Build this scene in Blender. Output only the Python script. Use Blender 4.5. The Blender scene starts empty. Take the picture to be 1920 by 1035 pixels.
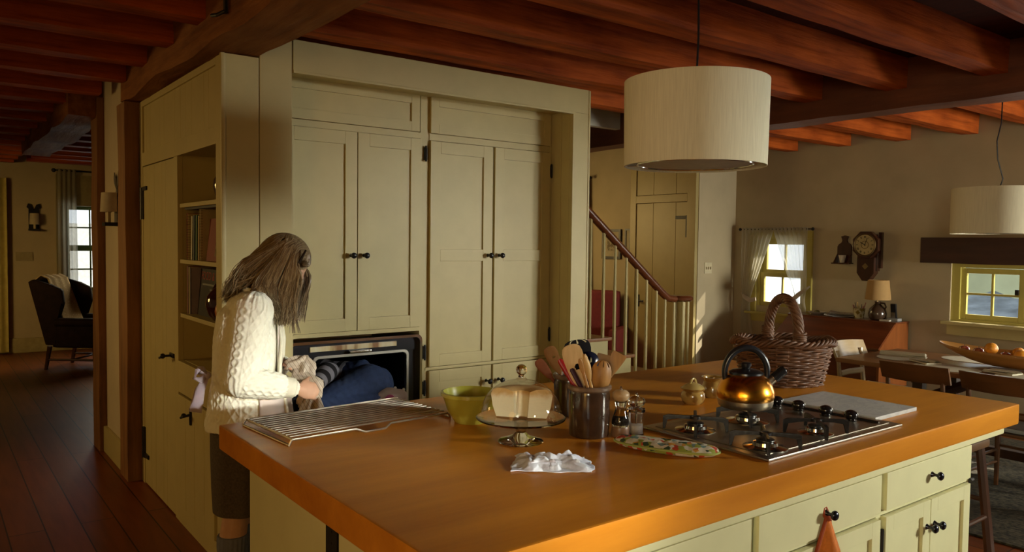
import bpy, bmesh, math, random
from mathutils import Vector, Matrix, Euler, noise
C = bpy.context.scene.collection
R = math.radians
rnd = random.Random(7)

# ------------------------------------------------------------------ camera
cam_d = bpy.data.cameras.new('camera'); cam = bpy.data.objects.new('camera', cam_d); C.objects.link(cam)
cam_d.sensor_width = 36; cam_d.lens = 36 * 1457.23 / 1920; cam_d.clip_start = .05; cam_d.clip_end = 200
_y, _p, _r = R(52.73471), R(2.45516), R(-.69409)
fw = Vector((math.cos(_p)*math.cos(_y), math.cos(_p)*math.sin(_y), -math.sin(_p)))
rt0 = Vector((math.sin(_y), -math.cos(_y), 0)); dn0 = fw.cross(rt0)
rt = math.cos(_r)*rt0 + math.sin(_r)*dn0; dn = -math.sin(_r)*rt0 + math.cos(_r)*dn0
m = Matrix((rt, -dn, -fw)).transposed().to_4x4(); m.translation = (0, 0, 1.58)
cam.matrix_world = m
bpy.context.scene.camera = cam

# ------------------------------------------------------------------ view, world, lights
sc = bpy.context.scene
sc.view_settings.view_transform = 'Standard'; sc.view_settings.look = 'None'
sc.view_settings.gamma = 1; sc.view_settings.exposure = .14
sc.view_settings.use_curve_mapping = False
w = bpy.data.worlds.new('sky'); sc.world = w; w.use_nodes = True
bg = w.node_tree.nodes['Background']; bg.inputs[0].default_value = (.86, .95, 1, 1); bg.inputs[1].default_value = 1.7

def area(name, loc, target, sx, sy, power, col, spread=180):
    d = bpy.data.lights.new(name, 'AREA'); d.shape = 'RECTANGLE'; d.size = sx; d.size_y = sy; d.energy = power; d.color = col; d.spread = R(spread)
    o = bpy.data.objects.new(name, d); C.objects.link(o); o.location = loc
    o.rotation_euler = (Vector(target) - Vector(loc)).to_track_quat('-Z', 'Z').to_euler()
    return o
def sun(name, direction, power, col, ang=.5):
    d = bpy.data.lights.new(name, 'SUN'); d.energy = power; d.color = col; d.angle = R(ang)
    o = bpy.data.objects.new(name, d); C.objects.link(o); o.location = (9, -3, 6)
    o.rotation_euler = Vector(direction).to_track_quat('-Z', 'Z').to_euler()
WARM = (1, .90, .66)
sun('sun', (-1.15, .75, -1.0), 9.0, (1, .93, .78))
area('daylight_dining_window', (7.17, 1.68, 1.20), (2.2, 3.0, 1.10), 1.30, .44, 9, (1, .98, .84), 110)       # daylight through the low dining window
area('fill_dining_right', (7.15, -1.5, 1.35), (6.5, 4.6, .95), .9, .6, 64, (1, .98, .84), 85)  # added fill for the closet wall and dining end; no window is here
area('daylight_rear_window', (6.5, -2.85, 2.38), (2.4, 1.8, .85), 1.2, .6, 29, (1, 1, .88), 48)           # windows in the wall behind the camera
area('fill_woman_beam', (1.6, -2.9, 1.5), (1.10, 3.1, .92), .3, .3, 1.2, (1, .99, .86), 11)  # added narrow beam to brighten the woman; the rear wall has no door
area('warm_fill_left', (-2.3, .2, 1.6), (3.0, 2.6, 1.1), 2.4, 1.3, 18, (1, .54, .14), 125)  # added orange fill standing in for warm bounce from the left
area('fill_far_wall', (-2.3, -1.6, 1.7), (7.2, 3.2, 1.2), .9, .7, 5, (1, .93, .70), 50)  # added fill to lift the far wall; the left wall has no window
area('warm_fill_bookcase', (-2.2, 7.2, 1.9), (1.2, 4.7, .9), .9, .7, 6.5, (1, .64, .20), 80)  # added warm fill for the bookcase side and pier, not a daylight source
area('warm_fill_parlour_wall', (-2.0, 8.2, 2.0), (1.1, 12.4, .9), .9, .7, 5, (1, .66, .22), 60)  # added warm fill for the far parlour wall, not a daylight source
area('daylight_parlour_window', (2.7, 12.0, 1.6), (1.5, 10.5, .6), .7, .9, 7, (1, .86, .56), 100)
area('daylight_hall', (5.0, 7.6, 1.9), (5.8, 6.2, 1.0), .9, .9, 16, (1, .70, .28))

# ------------------------------------------------------------------ materials
MATS = {}
def nodes(name):
    mt = bpy.data.materials.new(name); mt.use_nodes = True
    nt = mt.node_tree; b = nt.nodes['Principled BSDF']
    return mt, nt, b
def N(nt, typ, **kw):
    n = nt.nodes.new(typ)
    for k, v in kw.items():
        if isinstance(k, str) and hasattr(n, k) and k not in ('inputs',): setattr(n, k, v)
    return n
def ramp(nt, stops):
    r = nt.nodes.new('ShaderNodeValToRGB'); e = r.color_ramp.elements
    while len(e) < len(stops): e.new(.5)
    for i, (p, c) in enumerate(stops): e[i].position = p; e[i].color = (*c, 1)
    return r
def coords(nt, scale=(1, 1, 1), kind='Object', rot=(0, 0, 0)):
    tc = nt.nodes.new('ShaderNodeTexCoord'); mp = nt.nodes.new('ShaderNodeMapping')
    mp.inputs['Scale'].default_value = scale; mp.inputs['Rotation'].default_value = rot
    nt.links.new(tc.outputs[kind], mp.inputs['Vector']); return mp.outputs['Vector']
def noise_tex(nt, vec, scale, detail=4, rough=.55):
    n = nt.nodes.new('ShaderNodeTexNoise'); n.inputs['Scale'].default_value = scale
    n.inputs['Detail'].default_value = detail; n.inputs['Roughness'].default_value = rough
    if vec is not None: nt.links.new(vec, n.inputs['Vector'])
    return n
def bump(nt, b, src, strength, dist=.01):
    bp = nt.nodes.new('ShaderNodeBump'); bp.inputs['Strength'].default_value = strength; bp.inputs['Distance'].default_value = dist
    nt.links.new(src, bp.inputs['Height']); nt.links.new(bp.outputs[0], b.inputs['Normal'])
def mix(c, f): return tuple(max(0, x*f) for x in c)
def plain(name, col, rough=.5, metal=0, var=.12, scale=14, bmp=.0, coat=0, spec=.5, sheen=0, alpha=1):
    if name in MATS: return MATS[name]
    mt, nt, b = nodes(name)
    n = noise_tex(nt, coords(nt), scale)
    r = ramp(nt, [(.3, mix(col, 1-var)), (.7, mix(col, 1+var))]); nt.links.new(n.outputs['Fac'], r.inputs[0]); nt.links.new(r.outputs[0], b.inputs['Base Color'])
    b.inputs['Roughness'].default_value = rough; b.inputs['Metallic'].default_value = metal
    b.inputs['Specular IOR Level'].default_value = spec; b.inputs['Coat Weight'].default_value = coat; b.inputs['Coat Roughness'].default_value = .12
    b.inputs['Sheen Weight'].default_value = sheen
    if alpha < 1: b.inputs['Alpha'].default_value = alpha
    if bmp: bump(nt, b, n.outputs['Fac'], bmp)
    MATS[name] = mt; return mt
def wood(name, c0, c1, axis='x', rough=.5, scale=1.0, stretch=14, bmp=.15, coat=0, dark=None, spec=.5):
    if name in MATS: return MATS[name]
    mt, nt, b = nodes(name)
    s = {'x': (1, stretch, stretch), 'y': (stretch, 1, stretch), 'z': (stretch, stretch, 1)}[axis]
    v = coords(nt, tuple(k*scale for k in s))
    n = noise_tex(nt, v, 1.6, 6, .62); n2 = noise_tex(nt, coords(nt), 2.2*scale, 3)
    mx = nt.nodes.new('ShaderNodeMath'); mx.operation = 'ADD'; mu = nt.nodes.new('ShaderNodeMath'); mu.operation = 'MULTIPLY'; mu.inputs[1].default_value = .55
    nt.links.new(n2.outputs['Fac'], mu.inputs[0]); nt.links.new(n.outputs['Fac'], mx.inputs[0]); nt.links.new(mu.outputs[0], mx.inputs[1])
    st = [(.55, c0), (.95, c1)]
    if dark: st = [(.45, dark)] + [(.62, c0), (.98, c1)]
    r = ramp(nt, st); nt.links.new(mx.outputs[0], r.inputs[0]); nt.links.new(r.outputs[0], b.inputs['Base Color'])
    b.inputs['Roughness'].default_value = rough; b.inputs['Coat Weight'].default_value = coat; b.inputs['Coat Roughness'].default_value = .2
    b.inputs['Specular IOR Level'].default_value = spec
    if bmp: bump(nt, b, n.outputs['Fac'], bmp)
    MATS[name] = mt; return mt
def glass(name, col=(1, 1, 1), rough=0, ior=1.45):
    if name in MATS: return MATS[name]
    mt, nt, b = nodes(name)
    b.inputs['Base Color'].default_value = (*col, 1); b.inputs['Roughness'].default_value = rough
    b.inputs['Transmission Weight'].default_value = 1; b.inputs['IOR'].default_value = ior
    MATS[name] = mt; return mt
def pane_mat():
    if 'pane' in MATS: return MATS['pane']
    mt, nt, b = nodes('pane'); out = nt.nodes['Material Output']
    t = nt.nodes.new('ShaderNodeBsdfTransparent'); g = nt.nodes.new('ShaderNodeBsdfGlossy'); g.inputs['Roughness'].default_value = .02
    fr = nt.nodes.new('ShaderNodeFresnel'); fr.inputs[0].default_value = 1.25
    mx = nt.nodes.new('ShaderNodeMixShader'); nt.links.new(fr.outputs[0], mx.inputs[0]); nt.links.new(t.outputs[0], mx.inputs[1]); nt.links.new(g.outputs[0], mx.inputs[2])
    nt.links.new(mx.outputs[0], out.inputs[0]); MATS['pane'] = mt; return mt
def thin_glass(name, edge, tint=(1, 1, 1)):
    mt, nt, b = nodes(name); out = nt.nodes['Material Output']
    t = nt.nodes.new('ShaderNodeBsdfTransparent'); t.inputs[0].default_value = (*tint, 1); g = nt.nodes.new('ShaderNodeBsdfGlossy'); g.inputs['Roughness'].default_value = .05
    lw = nt.nodes.new('ShaderNodeLayerWeight'); lw.inputs[0].default_value = .5; pw = nt.nodes.new('ShaderNodeMath'); pw.operation = 'POWER'; pw.inputs[1].default_value = 3.5; nt.links.new(lw.outputs['Facing'], pw.inputs[0])
    ma = nt.nodes.new('ShaderNodeMath'); ma.operation = 'MULTIPLY_ADD'; ma.inputs[1].default_value = edge; ma.inputs[2].default_value = .045; nt.links.new(pw.outputs[0], ma.inputs[0])
    mx = nt.nodes.new('ShaderNodeMixShader'); nt.links.new(ma.outputs[0], mx.inputs[0]); nt.links.new(t.outputs[0], mx.inputs[1]); nt.links.new(g.outputs[0], mx.inputs[2])
    nt.links.new(mx.outputs[0], out.inputs[0]); return mt
def sheer(name, col, dens):
    if name in MATS: return MATS[name]
    mt, nt, b = nodes(name); out = nt.nodes['Material Output']
    d = nt.nodes.new('ShaderNodeBsdfDiffuse'); tl = nt.nodes.new('ShaderNodeBsdfTranslucent'); tp = nt.nodes.new('ShaderNodeBsdfTransparent')
    n = noise_tex(nt, coords(nt, (40, 40, 3)), 3); r = ramp(nt, [(.3, mix(col, .9)), (.7, col)]); nt.links.new(n.outputs['Fac'], r.inputs[0])
    nt.links.new(r.outputs[0], d.inputs[0]); nt.links.new(r.outputs[0], tl.inputs[0])
    a = nt.nodes.new('ShaderNodeMixShader'); a.inputs[0].default_value = .55; nt.links.new(d.outputs[0], a.inputs[1]); nt.links.new(tl.outputs[0], a.inputs[2])
    c = nt.nodes.new('ShaderNodeMixShader'); c.inputs[0].default_value = dens; nt.links.new(tp.outputs[0], c.inputs[1]); nt.links.new(a.outputs[0], c.inputs[2])
    nt.links.new(c.outputs[0], out.inputs[0]); MATS[name] = mt; return mt

PAINT = plain('cream_paint_shaded', (.54, .45, .20), .45, var=.05, scale=6, bmp=.02)  # same paint as the island, with warm shade put into its colour
PAINT_LIT = plain('cream_paint_lit', (.70, .67, .38), .42, var=.04, scale=6, bmp=.02)  # same paint as the cupboards, lightened to put brighter light into the colour
TRIMP = plain('window_paint', (.50, .42, .10), .45, var=.05)
PLASTER = plain('plaster', (.47, .385, .24), .9, var=.07, scale=3, bmp=.12)
BEAM = wood('beam_wood', (.22, .034, .004), (.56, .115, .016), 'x', .6, 1, 14, .7, dark=(.075, .013, .003), spec=.12)
GIRD = wood('girder_wood', (.17, .055, .013), (.36, .14, .038), 'y', .65, 1, 9, .9, dark=(.03, .012, .005), spec=.15)
POSTM = wood('post_wood', (.20, .085, .026), (.36, .16, .05), 'z', .6, 1, 9, .5, dark=(.05, .02, .01))
CEILB = wood('ceiling_board', (.035, .007, .002), (.07, .014, .004), 'y', .8, 1, 8, .3, spec=.05)
BUTCHER = wood('counter_wood', (.52, .18, .012), (.70, .27, .022), 'x', .36, .5, 9, .04, coat=.08, dark=(.42, .125, .006), spec=.15)
DARKW = wood('dark_wood', (.035, .014, .007), (.075, .028, .012), 'x', .38, 1, 10, .08)
CHAIRW = wood('chair_wood', (.10, .038, .013), (.19, .075, .025), 'y', .3, 1, 9, .05, coat=.4)
TABLEW = wood('table_wood', (.20, .07, .02), (.32, .12, .035), 'y', .32, 1, 9, .05, coat=.3)
DESKW = wood('desk_wood', (.10, .022, .007), (.20, .05, .014), 'y', .3, 1, 9, .05, coat=.4)
DESKS = wood('desk_side_wood', (.20, .055, .012), (.32, .095, .022), 'z', .32, 1, 9, .05, coat=.3)
RAILW = wood('rail_wood', (.09, .025, .010), (.17, .05, .018), 'x', .25, 1, 9, .05, coat=.5)
TREADW = wood('tread_wood', (.20, .075, .025), (.34, .14, .045), 'y', .35, 1, 9, .05)
PALEW = wood('pale_wood', (.62, .40, .17), (.80, .56, .27), 'z', .5, 3, 10, .05)
MIDW = wood('mid_wood', (.36, .17, .045), (.52, .27, .08), 'z', .5, 3, 10, .05)
IRON = plain('black_iron', (.02, .018, .017), .45, .4, .2, 30, .1)
PEWTER = plain('dark_pewter', (.045, .047, .06), .22, .85, .1)
BLACK = plain('black_plastic', (.012, .012, .014), .28)
STEEL = plain('steel', (.55, .53, .48), .28, 1, .06, 8)
CHROME = plain('chrome', (.75, .74, .70), .12, 1, .03, 8)
ENAMEL = plain('oven_enamel', (.012, .013, .022), .22, 0, .2, 8, coat=.4)
BROWNG = plain('brown_glaze', (.050, .026, .015), .16, 0, .35, 16, .05, coat=.6)
WHITE = plain('white_cloth', (.72, .72, .76), .9, 0, .05, 30, .1)
DOMEG = thin_glass('dome_glass', .75, (.97, .96, .94))
GLASS = glass('clear_glass', (.97, .97, .95))

# ------------------------------------------------------------------ mesh helpers
class MB:
    def __init__(s, M=None): s.bm = bmesh.new(); s.M = M or Matrix.Identity(4); s.mi = 0; s.w = False
    def _v(s, p): return s.bm.verts.new(s.M @ Vector(p))
    def _f(s, vs):
        try: f = s.bm.faces.new(vs); f.material_index = s.mi; return f
        except ValueError: return None
    def box(s, x0, x1, y0, y1, z0, z1, b=0, T=None):
        P = [(x0,y0,z0),(x1,y0,z0),(x1,y1,z0),(x0,y1,z0),(x0,y0,z1),(x1,y0,z1),(x1,y1,z1),(x0,y1,z1)]
        if T is not None: P = [T @ Vector(p) for p in P]
        v = [s._v(p) for p in P]
        fs = [s._f([v[i] for i in q]) for q in ((3,2,1,0),(4,5,6,7),(0,1,5,4),(1,2,6,5),(2,3,7,6),(3,0,4,7))]
        if b > 0:
            es = list({e for f in fs if f for e in f.edges})
            bmesh.ops.bevel(s.bm, geom=es, offset=b, segments=2, profile=.6, affect='EDGES', material=-1)
        return s
    def slab(s, c, size, rot=(0, 0, 0), b=0):
        T = Matrix.Translation(c) @ Euler(rot).to_matrix().to_4x4(); x, y, z = (k/2 for k in size)
        return s.box(-x, x, -y, y, -z, z, b, T)
    def ring(s, c, ax, ay, n): return [s._v(Vector(c) + ax*math.cos(2*math.pi*i/n) + ay*math.sin(2*math.pi*i/n)) for i in range(n)]
    def skin(s, rings, cap0=True, cap1=True, close=False):
        n = len(rings[0])
        pairs = list(zip(rings, rings[1:])) + ([(rings[-1], rings[0])] if close else [])
        for a, b in pairs:
            for i in range(n): s._f([a[i], a[(i+1) % n], b[(i+1) % n], b[i]])
        if not close:
            if cap0: s._f(list(reversed(rings[0])))
            if cap1: s._f(rings[-1])
        return s
    def tube(s, pts, r, n=8, close=False, flat=1.0, up=None):
        pts = [Vector(p) for p in pts]; rs = list(r) if hasattr(r, '__len__') else [r]*len(pts)
        rings = []; pu = None
        for i, p in enumerate(pts):
            if close: t = pts[(i+1) % len(pts)] - pts[i-1]
            else: t = (pts[min(i+1, len(pts)-1)] - pts[max(i-1, 0)])
            t = t.normalized() if t.length > 1e-9 else Vector((0, 0, 1))
            if pu is None:
                u = Vector(up) if up else (Vector((0, 0, 1)) if abs(t.z) < .9 else Vector((1, 0, 0)))
            else: u = pu
            u = (u - t*u.dot(t)); u = u.normalized() if u.length > 1e-6 else t.orthogonal().normalized()
            pu = u; v = t.cross(u)
            rings.append(s.ring(p, u*rs[i]*flat, v*rs[i], n))
        return s.skin(rings, close=close)
    def lathe(s, prof, c=(0, 0, 0), n=32, sx=1, sy=1, a0=0, a1=2*math.pi):
        c = Vector(c); full = abs(a1-a0-2*math.pi) < 1e-6; cols = []
        k = n if full else n+1
        rings = []
        for r, z in prof:
            if r < 1e-6: rings.append([s._v(c + Vector((0, 0, z)))])
            else: rings.append([s._v(c + Vector((sx*r*math.cos(a0+(a1-a0)*i/n), sy*r*math.sin(a0+(a1-a0)*i/n), z))) for i in range(k)])
        for a, b in zip(rings, rings[1:]):
            for i in range(n):
                j = (i+1) % k
                if len(a) == 1 and len(b) == 1: continue
                if len(a) == 1: s._f([a[0], b[j], b[i]])
                elif len(b) == 1: s._f([a[i], a[j], b[0]])
                else: s._f([a[i], a[j], b[j], b[i]])
        return s
    def ell(s, c, r, n=16, rot=None):
        M0 = s.M; T = Matrix.Translation(c) @ (rot.to_4x4() if rot is not None else Matrix.Identity(4)) @ Matrix.Diagonal((*(r if hasattr(r, '__len__') else (r, r, r)), 1))
        s.M = M0 @ T
        s.lathe([(math.sin(math.pi*i/(n//2)), -math.cos(math.pi*i/(n//2))) if 0 < i < n//2 else (0, -1 if i == 0 else 1) for i in range(n//2+1)], n=n)
        s.M = M0; return s
    def prism(s, pts, h, T=None, b=0):
        T = T or Matrix.Identity(4)
        a = [s._v(T @ Vector((x, y, 0))) for x, y in pts]; c = [s._v(T @ Vector((x, y, h))) for x, y in pts]; n = len(pts)
        fs = [s._f(list(reversed(a))), s._f(c)] + [s._f([a[i], a[(i+1) % n], c[(i+1) % n], c[i]]) for i in range(n)]
        if b > 0:
            es = list({e for f in fs if f for e in f.edges}); bmesh.ops.bevel(s.bm, geom=es, offset=b, segments=2, profile=.6, affect='EDGES', material=-1)
        return s
    def grid(s, fn, nu, nv, cu=False):
        vs = [[s._v(fn(i/nu, j/nv)) for j in range(nv+1)] for i in range(nu if cu else nu+1)]
        for i in range(nu):
            for j in range(nv): s._f([vs[i][j], vs[(i+1) % len(vs)][j], vs[(i+1) % len(vs)][j+1], vs[i][j+1]])
        return s
ROOT = {}
def T(name, label, cat, loc=(0, 0, 0), rz=0, group=None):
    o = bpy.data.objects.new(name, None); C.objects.link(o); o.empty_display_size = .05
    o.location = loc; o.rotation_euler = (0, 0, rz); o['label'] = label; o['category'] = cat
    if group: o['group'] = group
    ROOT[o.name] = Matrix.Translation(loc) @ Matrix.Rotation(rz, 4, 'Z')
    return o
def O(name, mb, mats, parent=None, label=None, cat=None, group=None, kind=None, smooth=40, solid=0, sub=0, origin=None):
    bm = mb.bm
    bmesh.ops.recalc_face_normals(bm, faces=bm.faces)
    me = bpy.data.meshes.new(name)
    root = parent
    while root is not None and root.parent is not None: root = root.parent
    if root is not None and mb.w: bm.transform(ROOT[root.name].inverted())
    if parent is None:
        if origin is None:
            zs = [v.co for v in bm.verts]; lo = Vector((min(p[i] for p in zs) for i in range(3))); hi = Vector((max(p[i] for p in zs) for i in range(3)))
            origin = ((lo.x+hi.x)/2, (lo.y+hi.y)/2, lo.z)
        bm.transform(Matrix.Translation(-Vector(origin)))
    bm.to_mesh(me); bm.free()
    for mt in (mats if isinstance(mats, (list, tuple)) else [mats]): me.materials.append(mt)
    if smooth:
        me.polygons.foreach_set('use_smooth', [True]*len(me.polygons)); me.set_sharp_from_angle(angle=R(smooth))
    wn = smooth and kind != 'raw'
    o = bpy.data.objects.new(name, me); C.objects.link(o)
    if parent is not None: o.parent = parent
    else: o.location = origin; ROOT[o.name] = Matrix.Translation(origin)
    if label: o['label'] = label
    if cat: o['category'] = cat
    if group: o['group'] = group
    if kind: o['kind'] = kind
    if solid: md = o.modifiers.new('thick', 'SOLIDIFY'); md.thickness = solid; md.offset = 0
    if wn and len(me.polygons) < 6000: md = o.modifiers.new('wn', 'WEIGHTED_NORMAL'); md.keep_sharp = True
    if sub: md = o.modifiers.new('sub', 'SUBSURF'); md.levels = sub; md.render_levels = sub
    return o
def W(M=None): b = MB(M); b.w = True; return b
def dup(root, loc, rz=0, label=None):
    r = root.copy(); C.objects.link(r); r.location = loc; r.rotation_euler = (0, 0, rz)
    ROOT[r.name] = Matrix.Translation(loc) @ Matrix.Rotation(rz, 4, 'Z')
    if label: r['label'] = label
    for ch in list(root.children):
        c = ch.copy(); C.objects.link(c); c.parent = r
        for g in list(ch.children): d = g.copy(); C.objects.link(d); d.parent = c
    return r
def arc(a0, a1, n): return [a0 + (a1-a0)*i/n for i in range(n+1)]
def remesh(o, vox, smooth=4, mats=None):
    md = o.modifiers.new('r', 'REMESH'); md.mode = 'VOXEL'; md.voxel_size = vox; md.use_smooth_shade = True
    if smooth: sm = o.modifiers.new('s', 'SMOOTH'); sm.factor = .5; sm.iterations = smooth
    dg = bpy.context.evaluated_depsgraph_get(); me = bpy.data.meshes.new_from_object(o.evaluated_get(dg)); 
    old = o.data; mt = list(old.materials); o.modifiers.clear(); o.data = me; me.name = old.name; bpy.data.meshes.remove(old)
    me.materials.clear()
    for k in mt: me.materials.append(k)
    me.polygons.foreach_set('material_index', [0]*len(me.polygons))
    me.polygons.foreach_set('use_smooth', [True]*len(me.polygons)); me.update()
    return o
# ------------------------------------------------------------------ room
def ST(name, mb, mats, **kw): return O(name, mb, mats, kind='structure', **kw)
def floor_mat():
    mt, nt, b = nodes('floor_boards')
    v = coords(nt, (1, 1, 1)); br = nt.nodes.new('ShaderNodeTexBrick')
    mp = nt.nodes.new('ShaderNodeMapping'); mp.inputs['Rotation'].default_value = (0, 0, R(90)); nt.links.new(v, mp.inputs[0]); nt.links.new(mp.outputs[0], br.inputs[0])
    br.inputs['Scale'].default_value = 1; br.inputs['Brick Width'].default_value = 3.2; br.inputs['Row Height'].default_value = .17; br.inputs['Mortar Size'].default_value = .0035
    br.inputs['Color1'].default_value = (.24, .062, .014, 1); br.inputs['Color2'].default_value = (.18, .044, .010, 1); br.inputs['Mortar'].default_value = (.03, .008, .004, 1)
    n = noise_tex(nt, coords(nt, (9, 1, 9)), 2, 5); mx = nt.nodes.new('ShaderNodeMix'); mx.data_type = 'RGBA'; mx.blend_type = 'MULTIPLY'; mx.inputs[0].default_value = .5
    r = ramp(nt, [(.3, (.5, .5, .5)), (.7, (1.3, 1.3, 1.3))]); nt.links.new(n.outputs['Fac'], r.inputs[0])
    nt.links.new(br.outputs['Color'], mx.inputs[6]); nt.links.new(r.outputs[0], mx.inputs[7]); nt.links.new(mx.outputs[2], b.inputs['Base Color'])
    b.inputs['Roughness'].default_value = .42; b.inputs['Specular IOR Level'].default_value = .22; bump(nt, b, br.outputs['Fac'], -.25, .004); return mt
CZ = 2.75
b = W(); b.box(-2.6, 7.5, -3.1, 12.7, -.12, 0); ST('floor', b, floor_mat(), origin=(0, 0, 0))
b = W(); b.box(-2.6, 7.5, -3.1, 12.7, CZ, CZ+.1); ST('ceiling', b, CEILB, origin=(0, 0, CZ))
def wall_x(name, x0, x1, y0, y1, holes, z1=CZ):
    b = W(); ys = sorted({y0, y1, *[h[0] for h in holes], *[h[1] for h in holes]})
    for a, c in zip(ys, ys[1:]):
        h = [k for k in holes if k[0] <= a and c <= k[1]]
        if not h: b.box(x0, x1, a, c, 0, z1)
        else: b.box(x0, x1, a, c, 0, h[0][2]); b.box(x0, x1, a, c, h[0][3], z1)
    return ST(name, b, PLASTER)
def wall_y(name, y0, y1, x0, x1, holes, z1=CZ):
    b = W(); xs = sorted({x0, x1, *[h[0] for h in holes], *[h[1] for h in holes]})
    for a, c in zip(xs, xs[1:]):
        h = [k for k in holes if k[0] <= a and c <= k[1]]
        if not h: b.box(a, c, y0, y1, 0, z1)
        else: b.box(a, c, y0, y1, 0, h[0][2]); b.box(a, c, y0, y1, h[0][3], z1)
    return ST(name, b, PLASTER)
WX = 7.28
wall_x('wall_dining', WX, WX+.16, -3.1, 5.6, [(4.56, 5.14, .93, 1.66), (.95, 3.13, .93, 1.446)])
wall_y('wall_closet', 5.44, 5.56, 6.645, WX, [])
wall_x('wall_hall', 6.645, 6.76, 5.56, 8.2, [])
wall_y('wall_hall_back', 8.1, 8.2, 3.9, 6.76, [])
wall_x('wall_parlour_side', 4.0, 4.1, 6.5, 12.7, [])
wall_y('wall_parlour_front', 6.44, 6.54, 1.08, 4.1, [])
wall_y('wall_parlour', 12.45, 12.6, -2.6, 4.1, [(1.62, 2.55, .82, 2.02)])
wall_x('wall_left', -2.6, -2.5, -3.1, 12.6, [])
wall_y('wall_rear', -3.1, -3.0, -2.6, 7.44, [])
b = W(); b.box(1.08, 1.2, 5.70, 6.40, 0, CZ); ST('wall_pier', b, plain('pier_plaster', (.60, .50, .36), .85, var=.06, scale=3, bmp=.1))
# stairwell plaster seen above the far girder
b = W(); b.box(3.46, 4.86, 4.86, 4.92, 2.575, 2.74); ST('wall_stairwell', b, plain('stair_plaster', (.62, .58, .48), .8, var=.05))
# beams
def irregular(mb, axis, x0, x1, y0, y1, z0, z1, seg=14, amp=.006, seed=0, chip=0):
    """hewn timber: a bar with slightly wandering edges"""
    L0, L1 = (x0, x1) if axis == 'x' else (y0, y1) if axis == 'y' else (z0, z1)
    rings = []
    for i in range(seg+1):
        t = L0 + (L1-L0)*i/seg
        def j(k): return amp*(noise.noise(Vector((t*2.1+seed*7.3, k*3.7, seed)))*2)
        if axis == 'x': p = [(t, y0+j(1), z0+j(2)), (t, y1+j(3), z0+j(4)), (t, y1+j(5), z1), (t, y0+j(6), z1)]
        elif axis == 'y': p = [(x0+j(1), t, z0+j(2)+chip*abs(j(7))), (x1+j(3), t, z0+j(4)), (x1+j(5), t, z1), (x0+j(6), t, z1)]
        else: p = [(x0+j(1), y0+j(2), t), (x1+j(3), y0+j(4), t), (x1+j(5), y1+j(6), t), (x0+j(7), y1+j(8), t)]
        rings.append([mb._v(q) for q in p])
    mb.skin(rings); return mb
JW, JZ = .135, 2.568
def joist(x0, x1, y, where, seed):
    b = W(); irregular(b, 'x', x0, x1, y-JW, y, JZ, CZ, 16, .005, seed)
    ST('ceiling_beam', b, BEAM, smooth=30)
for k in range(-6, 5):
    y = 2.53 + .565*k
    if k <= 3: joist(1.30, 4.875, y+.0, 'kitchen', 20+k)
for k in range(-7, 6): joist(5.10, 7.275, 3.08+.578*(k-1)-0.0, 'dining', 50+k) if k <= 5 and 3.08+.578*(k-1) < 5.4 else None
for k in range(-8, 4): joist(-2.5, 1.04, 3.80+.57*k, 'left', 80+k)
for k in range(0, 12): joist(-2.5, 1.0, 6.10+.57*k, 'parlour', 110+k)
for k in range(0, 10): joist(1.12, 4.0, 6.9+.57*k, 'parlour', 140+k)
b = W(); irregular(b, 'y', 1.04, 1.305, -3, 5.60, 2.448, CZ, 60, .012, 3, 1.5); ST('ceiling_beam_kitchen', b, GIRD, smooth=30)
b = W(); irregular(b, 'y', 4.874, 5.10, -3, 8.1, 2.448, CZ, 60, .006, 5); ST('ceiling_beam_dining', b, wood('girder_dark', (.09, .022, .008), (.17, .045, .014), 'y', .55, 1, 9, .5), smooth=30)
b = W(); irregular(b, 'y', .86, 1.125, 6.40, 9.75, 2.448, CZ, 40, .014, 9, 1.5); ST('ceiling_beam_parlour', b, GIRD, smooth=30)
b = W(); irregular(b, 'z', 1.045, 1.127, 5.455, 5.70, 0, 2.448, 12, .004, 4); ST('pillar', b, POSTM, smooth=30)
b = W(); irregular(b, 'z', 1.03, 1.115, 6.36, 6.60, 0, 2.6, 12, .004, 6); ST('pillar', b, POSTM, smooth=30)
b = W(); b.box(1.055, 1.08, 5.70, 6.36, 0, .19, .006); ST('baseboard_pier', b, PAINT)
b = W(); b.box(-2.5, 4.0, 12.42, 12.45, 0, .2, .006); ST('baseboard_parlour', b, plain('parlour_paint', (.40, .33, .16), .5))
b = W(); b.box(7.262, 7.28, -3, 5.44, 0, .16, .005); ST('baseboard_dining', b, PAINT)
# lintel over the dining window
b = W(); irregular(b, 'y', 7.20, 7.285, .6, 3.365, 1.446, 1.672, 20, .004, 12); ST('lintel', b, wood('lintel_wood', (.030, .010, .006), (.06, .02, .009), 'y', .6, 1, 9, .3), smooth=30)

# ------------------------------------------------------------------ windows
def sash(mb, y0, y1, z0, z1, x, ny, nz, st=.045, th=.035, mun=.018):
    mb.box(x, x+th, y0, y0+st, z0, z1, .003); mb.box(x, x+th, y1-st, y1, z0, z1, .003)
    mb.box(x, x+th, y0+st, y1-st, z0, z0+st, .003); mb.box(x, x+th, y0+st, y1-st, z1-st, z1, .003)
    for i in range(1, ny): c = y0+st+(y1-y0-2*st)*i/ny; mb.box(x+.006, x+th-.006, c-mun/2, c+mun/2, z0+st, z1-st)
    for i in range(1, nz): c = z0+st+(z1-z0-2*st)*i/nz; mb.box(x+.007, x+th-.007, y0+st, y1-st, c-mun/2, c+mun/2)
def struct_root(name, loc):
    o = bpy.data.objects.new(name, None); C.objects.link(o); o.location = loc; o['kind'] = 'structure'; ROOT[o.name] = Matrix.Translation(loc); return o
w1 = struct_root('window_1', (WX, 2.0, .93))
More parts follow.
